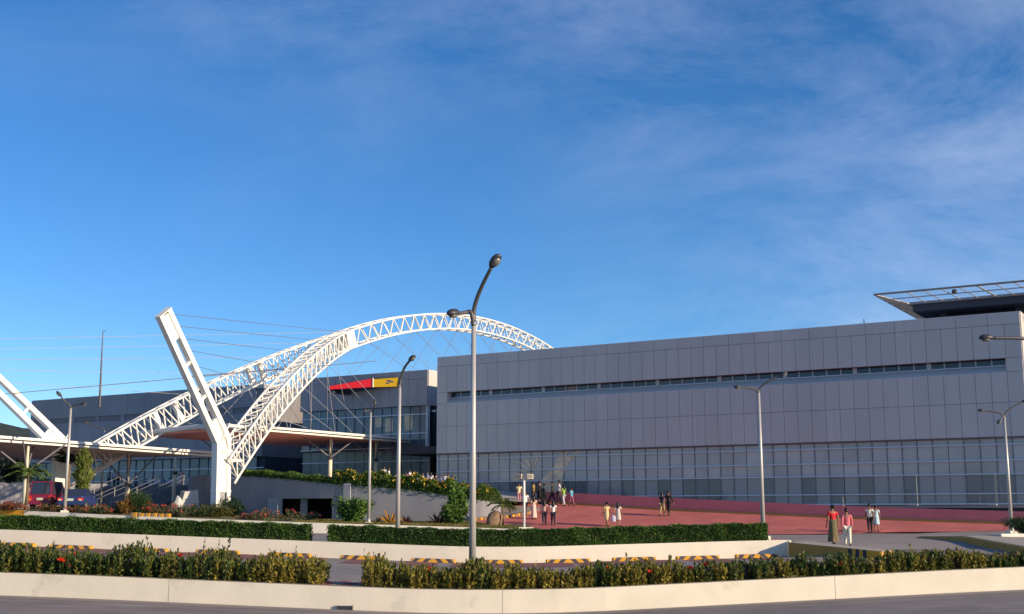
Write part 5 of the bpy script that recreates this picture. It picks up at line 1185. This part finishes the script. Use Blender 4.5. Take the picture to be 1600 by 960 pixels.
    for s in (1, -1):
        tn += ['sh%d' % s, 'el%d' % s]; te += [('shb', 'sh%d' % s), ('sh%d' % s, 'el%d' % s)]
        if sleeve == 'long': tn += ['wr%d' % s]; te += [('el%d' % s, 'wr%d' % s)]
    ov = {}
    if sleeve != 'long':
        for s in (1, -1):
            f = .62 if sleeve == 'short' else .3; a, b = V['sh%d' % s], V['el%d' % s]; ov['el%d' % s] = tuple(a[i] + (b[i] - a[i]) * f for i in range(3))
    ov['pel'] = (V['pel'][0], V['pel'][1], V['pel'][2] - (.02 if kind == 'dress' else .04))
    garment('dress_top' if kind == 'dress' else 'shirt', tn, te, .018, clothmat(col), ov)
    bk, bcol = bottom
    if bk in ('skirt', 'dress', 'longskirt'):
        hem = {'skirt': .52, 'dress': .48, 'longskirt': .14}[bk]; m_ = MB(); n_ = 18; vs = []; fs = []; rows_ = [(1.06, .138, .112), (.92, .168, .135), (.72, .178, .155), (hem, .20 if bk != 'longskirt' else .25, .18 if bk != 'longskirt' else .24)]
        for z, rx, ry in rows_:
            for j in range(n_):
                t = 2 * math.pi * j / n_; fl_ = 1 + (.07 * math.sin(t * 6 + NP) if z < .8 else 0); vs.append(T(rx * fl_ * math.cos(t), ry * fl_ * math.sin(t) + (.02 if z < .8 else 0), z + dz))
        for i in range(3):
            for j in range(n_): fs.append((i * n_ + j, i * n_ + (j + 1) % n_, (i + 1) * n_ + (j + 1) % n_, (i + 1) * n_ + j))
        fs.append(tuple(range(n_))); m_.add(vs, fs); m_.build('skirt', clothmat(bcol), pe, True)
    else:
        nm_ = ['pel']; ee = []
        for s in (1, -1): nm_ += ['hi%d' % s, 'kn%d' % s, 'an%d' % s]; ee += [('pel', 'hi%d' % s), ('hi%d' % s, 'kn%d' % s), ('kn%d' % s, 'an%d' % s)]
        garment('trousers', nm_, ee, .018, clothmat(bcol))
    for s in (1, -1):
        if shoes:
            a, b = V['an%d' % s], V['to%d' % s]; sm_ = MB().tube([T(a[0], a[1] - .06, .035 + max(0, a[2] - .1)), T(a[0], a[1], .05 + max(0, a[2] - .1)), T(b[0], b[1] - .03, .04), T(b[0], b[1] + .04, .028)], [.04 * k, .05 * k, .045 * k, .022 * k], 8); sm_.build('shoe', 'shoe', pe, True)
    hm_ = MB(); hc = V['hd2']
    vs = []; fs = []; n_ = 14; rws = [(.118, .02), (.105, .055), (.085, .082), (.045, .098), (.0, .102), (-.045, .098)] if hair != 'long' else [(.118, .02), (.105, .055), (.085, .082), (.045, .1), (.0, .106), (-.06, .105), (-.14, .11), (-.24, .115), (-.32, .09)]
    for z, r in rws:
        for j in range(n_):
            t = 2 * math.pi * j / n_; fy = math.sin(t); low = z < .05; yy_ = r * fy * 1.12 - .012
            if low and fy > .25: yy_ = min(yy_, .03)            # open at the face
            if z < -.08: yy_ = min(yy_, -.035) - .01
            vs.append(T(hc[0] + r * .95 * math.cos(t), hc[1] + yy_, hc[2] + z))
    for i in range(len(rws) - 1):
        for j in range(n_): fs.append((i * n_ + j, i * n_ + (j + 1) % n_, (i + 1) * n_ + (j + 1) % n_, (i + 1) * n_ + j))
    fs += [tuple(range(n_ - 1, -1, -1)), tuple((len(rws) - 1) * n_ + j for j in range(n_))]; hm_.add(vs, fs)
    if hair == 'bun': hm_.lathe(T(0, -.11, 1.60), [(.02 * k, -.05 * k), (.05 * k, -.02 * k), (.05 * k, .02 * k), (.02 * k, .05 * k)], 8)
    hm_.build('hair', 'hair', pe, True)
    if bag:
        s, bc, (bw, bh) = bag; pw = V['pa%d' % s]; c0 = Vector(T(pw[0] + .06 * s, pw[1], pw[2] - bh * .55)); bm_ = MB()
        b_ = thing('carrier_bag', c0, 'pale bag hanging beside the woman in the grey patterned dress', 'bag')
        bm_.lathe(c0 - Vector((0, 0, bh / 2)), [(bw * .42, 0), (bw * .5, bh * .1), (bw * .46, bh * .7), (bw * .25, bh)], 10, 1, .45); bm_.build('bag_body', clothmat(bc), b_, True)
        MB().tube([c0 + Vector((-.05, 0, bh / 2)), c0 + Vector((0, 0, bh / 2 + .1)), c0 + Vector((.05, 0, bh / 2))], .012, 5).build('bag_handle', clothmat(bc), b_)
    return pe
AWAY = 0.0
Wt, Nv, Bk = (.72, .70, .66), (.02, .024, .05), (.018, .018, .022)
pl_ = [(1303, 852, .1, 1.72, 'woman in a red blouse and long olive skirt walking away at the right', ('shirt', (.60, .02, .03)), ('longskirt', (.14, .12, .06)), 'bun', {}),
       (1325, 855, -.1, 1.62, 'person in a pink blouse and white trousers walking away', ('shirt', (.62, .16, .18)), ('trousers', (.72, .68, .55)), 'short', dict(sleeve='long')),
       (1360, 833, .0, 1.72, 'person in a white shirt and black trousers walking away', ('shirt', (.75, .70, .58)), ('trousers', Bk), 'short', {}),
       (1370, 831.5, .0, 1.60, 'woman in a pale blue dress beside the white shirt', ('dress', (.45, .62, .66)), ('dress', (.45, .62, .66)), 'bun', {}),
       (1035, 807, -.3, 1.62, 'long-haired person in dark top and khaki trousers near the red wall', ('shirt', Nv), ('trousers', (.36, .28, .14)), 'long', dict(arms=.3)),
       (1045, 806.5, -.9, 1.72, 'person in a dark suit holding something white near the red wall', ('shirt', Bk), ('trousers', Bk), 'short', dict(sleeve='long')),
       (948.5, 823.5, .3, 1.60, 'woman in a cream yellow dress in the middle of the plaza', ('dress', (.62, .50, .24)), ('dress', (.60, .48, .26)), 'bun', {}),
       (966, 823.5, -.2, 1.58, 'woman in a grey patterned dress with long hair and a pale bag', ('dress', (.60, .56, .54)), ('dress', (.52, .48, .40)), 'long', dict(bag=(-1, (.50, .48, .60), (.32, .42)))),
       (850.5, 821, .1, 1.66, 'person in a pink and grey top and dark trousers at the plaza edge', ('shirt', (.50, .28, .26)), ('trousers', Nv), 'long', {}),
       (864.5, 821, .0, 1.60, 'person in a white shirt and dark trousers with long hair', ('shirt', (.75, .72, .70)), ('trousers', Nv), 'long', dict(stride=.16)),
       (821, 806, .4, 1.72, 'person in a white shirt behind the floodlight post', ('shirt', (.72, .70, .70)), ('trousers', Nv), 'short', {}),
       (834, 812, .2, 1.58, 'woman in a pale pink dress right of the floodlight post', ('dress', (.72, .48, .38)), ('longskirt', (.70, .50, .42)), 'long', {}),
       (811, 789, .2, 1.62, 'person in a light yellow top and pink trousers on the ramp', ('shirt', (.75, .66, .36)), ('trousers', (.45, .22, .26)), 'short', {}),
       (834, 788.5, 1.2, 1.68, 'person in a mustard top and dark trousers by the red wall', ('shirt', (.42, .27, .03)), ('trousers', Nv), 'short', {}),
       (843, 788.5, 1.4, 1.72, 'person dressed in black beside the mustard top', ('shirt', Bk), ('trousers', Bk), 'short', dict(sleeve='long')),
       (850, 787.5, 1.2, 1.50, 'person in a dark green dress by the red wall', ('dress', (.03, .13, .06)), ('dress', (.03, .13, .06)), 'bun', {}),
       (863, 789, 1.4, 1.68, 'person dressed in black striding along the red wall', ('shirt', Bk), ('trousers', Nv), 'short', dict(stride=.28)),
       (874, 789, 1.2, 1.80, 'tall person in a pale blue shirt by the red wall', ('shirt', (.58, .62, .75)), ('trousers', Nv), 'short', {}),
       (881, 791.5, 1.0, 1.56, 'person in a lime green top and white trousers', ('shirt', (.30, .52, .10)), ('trousers', (.62, .60, .62)), 'long', {}),
       (893, 791.5, .6, 1.36, 'child in a turquoise top at the end of the group by the red wall', ('shirt', (.05, .42, .62)), ('trousers', (.28, .11, .17)), 'short', {})]
for u, v_, rz, h, lb, tp_, bt_, hr_, kw_ in pl_:
    kw_.setdefault('stride', random.uniform(.10, .28)); kw_.setdefault('arms', random.uniform(.05, .28))
    person(stand(u, v_), rz + random.uniform(-.25, .25), h, lb, tp_, bt_, hr_, **kw_)
def s_at(u, w, z=4.8):
    best = min(np.arange(-95, -5, .1), key=lambda s: abs(800 + FOC * W(s, w).x / (W(s, w).y * math.cos(PITCH) + (z - EYE) * math.sin(PITCH)) - u)); return float(best)
FC = math.radians(180 + 20)
person(W(s_at(283, 4.9), 4.9, TZ), FC, 1.62, 'woman in a long pink dress at the top of the stairs', ('dress', (.60, .30, .28)), ('longskirt', (.62, .36, .34)), 'short', 0.02, group='people on the terrace')
for u, w, h, lb, tc_, bc_ in ((169, 5.2, 1.6, 'person in grey at the stair top, left of two others', (.20, .20, .24), Nv), (178, 5.6, 1.68, 'person in white at the stair top, in the middle of three', (.40, .40, .46), Bk), (184, 4.8, 1.62, 'person in mauve at the stair top, right of two others', (.30, .22, .26), Bk)):
    person(W(s_at(u, w), w, TZ), FC + .4, h, lb, ('shirt', tc_), ('trousers', bc_), 'short', .05, group='people on the terrace')
seat = [(212, (.03, .03, .05)), (228, (.10, .14, .26)), (243, (.30, .40, .60)), (255, (.15, .25, .45)), (264, (.28, .38, .62)), (273, Bk), (297, (.12, .16, .30)), (305, Nv), (312, (.25, .35, .55)), (330, (.05, .06, .12))]
for i, (u, c_) in enumerate(seat):
    person(W(s_at(u, 5.0), 5.0, TZ - .35), FC + .2 * math.sin(i), 1.5, 'seated person in %s on the terrace edge, %s from the left' % ('dark clothes' if sum(c_) < .2 else 'blue', ordn[i]), ('shirt', c_), ('trousers', Nv), 'short', sit=True, group='people seated at the terrace edge')
crowd = [(600, 745, 'w', 'white'), (607, 745, 'w', 'white'), (622, 737, 'g', 'grey'), (633, 746, 'p', 'mauve'), (640, 735, 'w', 'white'), (648, 747, 'd', 'dark'), (652, 737, 'b', 'blue'), (660, 745, 'w', 'white'), (668, 743, 'b', 'blue'), (674, 744, 'w', 'white'), (681, 743, 'd', 'dark'), (688, 746, 'b', 'blue'), (695, 747, 'w', 'white'), (701, 748, 'd', 'dark'), (707, 748, 'r', 'red')]
cl = dict(w=(.60, .60, .66), g=(.16, .16, .18), p=(.22, .12, .18), d=Nv, b=(.22, .30, .55), r=(.5, .02, .05))
for i, (u, v_, c_, nmc) in enumerate(crowd):
    w = -3.0 - 1.6 * (i % 4); s = s_at(u, w, 5.3); zf = max(ridge(s), plaza_z(s, w)) + .02
    q_ = spot(u, v_ + 1, W(s, w).y); h = min(1.78, max(1.35, q_.z - zf + .05))
    person(W(s, w, zf), FC + i, h, '%s-topped person in the crowd behind the yellow-flowered hedge, %s from the left' % (nmc, (ordn + ['thirteenth', 'fourteenth', 'fifteenth'])[i]), ('shirt', cl[c_]), ('trousers', Bk), 'short' if i % 3 else 'long', .04, group='crowd behind the flowering hedge')
# ================================================================== vehicles
def car(label, base, rz, body, L_, Wd, Hh, suv, group='parked cars'):
    cr_ = thing('parked_car', base, label, 'car', group); R = Matrix.Rotation(rz, 4, 'Z'); b = Vector(base)
    T = lambda x, y, z: R @ Vector((x, y, z)) + b               # y forward, rear at -L/2
    hl, hw = L_ / 2, Wd / 2
    if suv: st_ = [(-hl, .90, .42, .98, None), (-hl + .06, .97, .36, 1.02, None), (-hl + .9, 1.0, .30, 1.03, None), (0, 1.0, .30, 1.03, None), (hl - 1.2, 1.0, .30, 1.02, None), (hl - .5, .97, .32, .98, None), (hl - .05, .9, .38, .86, None), (hl, .8, .45, .75, None)]
    else: st_ = [(-hl, .86, .40, .78, None), (-hl + .08, .95, .32, .90, None), (-hl + .8, 1.0, .26, .95, None), (0, 1.0, .26, .93, None), (hl - 1.2, 1.0, .26, .90, None), (hl - .4, .95, .28, .78, None), (hl, .8, .38, .62, None)]
    vs = []; fs = []; n_ = 10
    for y, wf, z0, z1, _ in st_:
        w = hw * wf
        for x, z in ((-.82, 0), (-.97, .18), (-1, .5), (-.97, .85), (-.88, 1), (.88, 1), (.97, .85), (1, .5), (.97, .18), (.82, 0)): vs.append(T(w * x, y, z0 + (z1 - z0) * z))
    for i in range(len(st_) - 1):
        for k in range(n_): fs.append((i * n_ + k, i * n_ + (k + 1) % n_, (i + 1) * n_ + (k + 1) % n_, (i + 1) * n_ + k))
    fs += [tuple(range(n_ - 1, -1, -1)), tuple((len(st_) - 1) * n_ + k for k in range(n_))]; MB().add(vs, fs).build('body', body, cr_)
    zb_ = 1.0 if suv else .90; y0, y1 = (-hl + .06, hl - 1.35) if suv else (-hl + .75, hl - 1.5); t0, t1 = (-hl + .22, hl - 2.05) if suv else (-hl + 1.35, hl - 2.3)
    A_ = [T(sx * hw * .92, y, zb_) for y in (y0, y1) for sx in (-1, 1)]; B = [T(sx * hw * .80, y, Hh) for y in (t0, t1) for sx in (-1, 1)]
    cb = MB().add([A_[0], A_[1], A_[3], A_[2], B[0], B[1], B[3], B[2]], [(3, 2, 1, 0), (4, 5, 6, 7), (0, 1, 5, 4), (1, 2, 6, 5), (2, 3, 7, 6), (3, 0, 4, 7)]).build('cabin', body, cr_)
    def pane(nm, q, ins=.10, mt='car_glass'):
        c0 = sum(q, Vector()) / 4; nrm = (q[1] - q[0]).cross(q[3] - q[0]).normalized()
        if nrm.dot(c0 - T(0, (y0 + y1) / 2, (zb_ + Hh) / 2)) < 0: nrm = -nrm
        qq = [p + (c0 - p) * ins + nrm * .012 for p in q]; MB().add(qq + [p - nrm * .03 for p in qq], [(0, 1, 2, 3), (7, 6, 5, 4), (0, 4, 5, 1), (1, 5, 6, 2), (2, 6, 7, 3), (3, 7, 4, 0)]).build(nm, mt, cr_)
    pane('rear_window', [A_[0], A_[1], B[1], B[0]], .13); pane('windscreen', [A_[2], A_[3], B[3], B[2]])
    for sx in (0, 1):
        a0_, a1_, b0_, b1_ = A_[sx], A_[2 + sx], B[sx], B[2 + sx]
        for f0, f1 in ((.02, .33), (.35, .66), (.68, .97)): pane('side_window', [lerp(a0_, a1_, f0), lerp(a0_, a1_, f1), lerp(b0_, b1_, f1), lerp(b0_, b1_, f0)], .12)
    r = .36 if suv else .30
    for sx in (-1, 1):
        for y in (-hl + .8, hl - .8):
            ax = (R @ Vector((1, 0, 0))); c0 = T(sx * (hw - .10), y, r)
            wl = MB().tube([c0 - ax * .11, c0 - ax * .10, c0 + ax * .10, c0 + ax * .11], [r * .92, r, r, r * .92], 18).build('wheel', 'tyre', cr_, False)
            MB().tube([c0 + ax * sx * .09, c0 + ax * sx * .118], r * .58, 14).build('rim', 'rim', wl)
        zt_ = .78 if suv else .72; x_ = sx * hw * .80
        tl = MB().box(T(x_, -hl + .02, zt_), (.22 if suv else .36, .1, .34 if suv else .17), rz); tl.build('tail_light', 'tail_light', cr_)
        MB().box(T(x_, -hl - .01, zt_ - (.10 if suv else .05)), (.18, .06, .1), rz).build('indicator', 'amber' if suv else 'plate', cr_)
        MB().box(T(sx * (hw + .06), y1 - .15, zb_ + .12), (.16, .1, .14), rz).build('wing_mirror', body, cr_)
    MB().box(T(0, -hl - .04, .45), (Wd * .94, .16, .20), rz).build('rear_bumper', body if suv else body, cr_)
    MB().box(T(0, -hl - (.045 if suv else .03), .72 if suv else .68), (.42, .04, .16), rz).build('number_plate', 'plate', cr_)
    MB().box(T(0, hl - .02, .50), (Wd * .8, .12, .14), rz).build('front_bumper', 'lamp_dark', cr_)
    return cr_
p = spot(62, 800, 88); car('red van seen from behind at the left edge', (p.x + .75, 88, 2.36), .02, 'car_red', 4.4, 1.72, 1.95, True)
p = spot(130, 800, 85.5); car('blue saloon car seen from behind, right of the red van', (p.x - .3, 85.5, 2.33), .05, 'car_blue', 4.2, 1.68, 1.42, False)
# white plastic chair on the terrace
s = s_at(316, 5.6); p = W(s, 5.6, TZ); ch = thing('plastic_chair', p, 'white plastic armchair on the terrace', 'chair'); R = Matrix.Rotation(FC - math.pi / 2 + .6, 4, 'Z'); T = lambda x, y, z: R @ Vector((x, y, z)) + p
MB().box(None, (.46, .44, .04), M=Matrix.Translation(T(0, 0, .43)) @ R).build('seat', 'plastic_white', ch)
MB().beam(T(0, -.21, .43), T(0, -.30, .88), R @ Vector((1, 0, 0)), .42, .03, .36, .03).build('backrest', 'plastic_white', ch)
for sx in (-1, 1):
    for sy in (-1, 1): MB().tube([T(sx * .2, sy * .19, .43), T(sx * .26, sy * .25, 0)], .03, 6).build('leg', 'plastic_white', ch)
    MB().tube([T(sx * .24, -.22, .66), T(sx * .27, .1, .66), T(sx * .25, .2, .62), T(sx * .22, .2, .43)], .026, 6).build('armrest', 'plastic_white', ch)
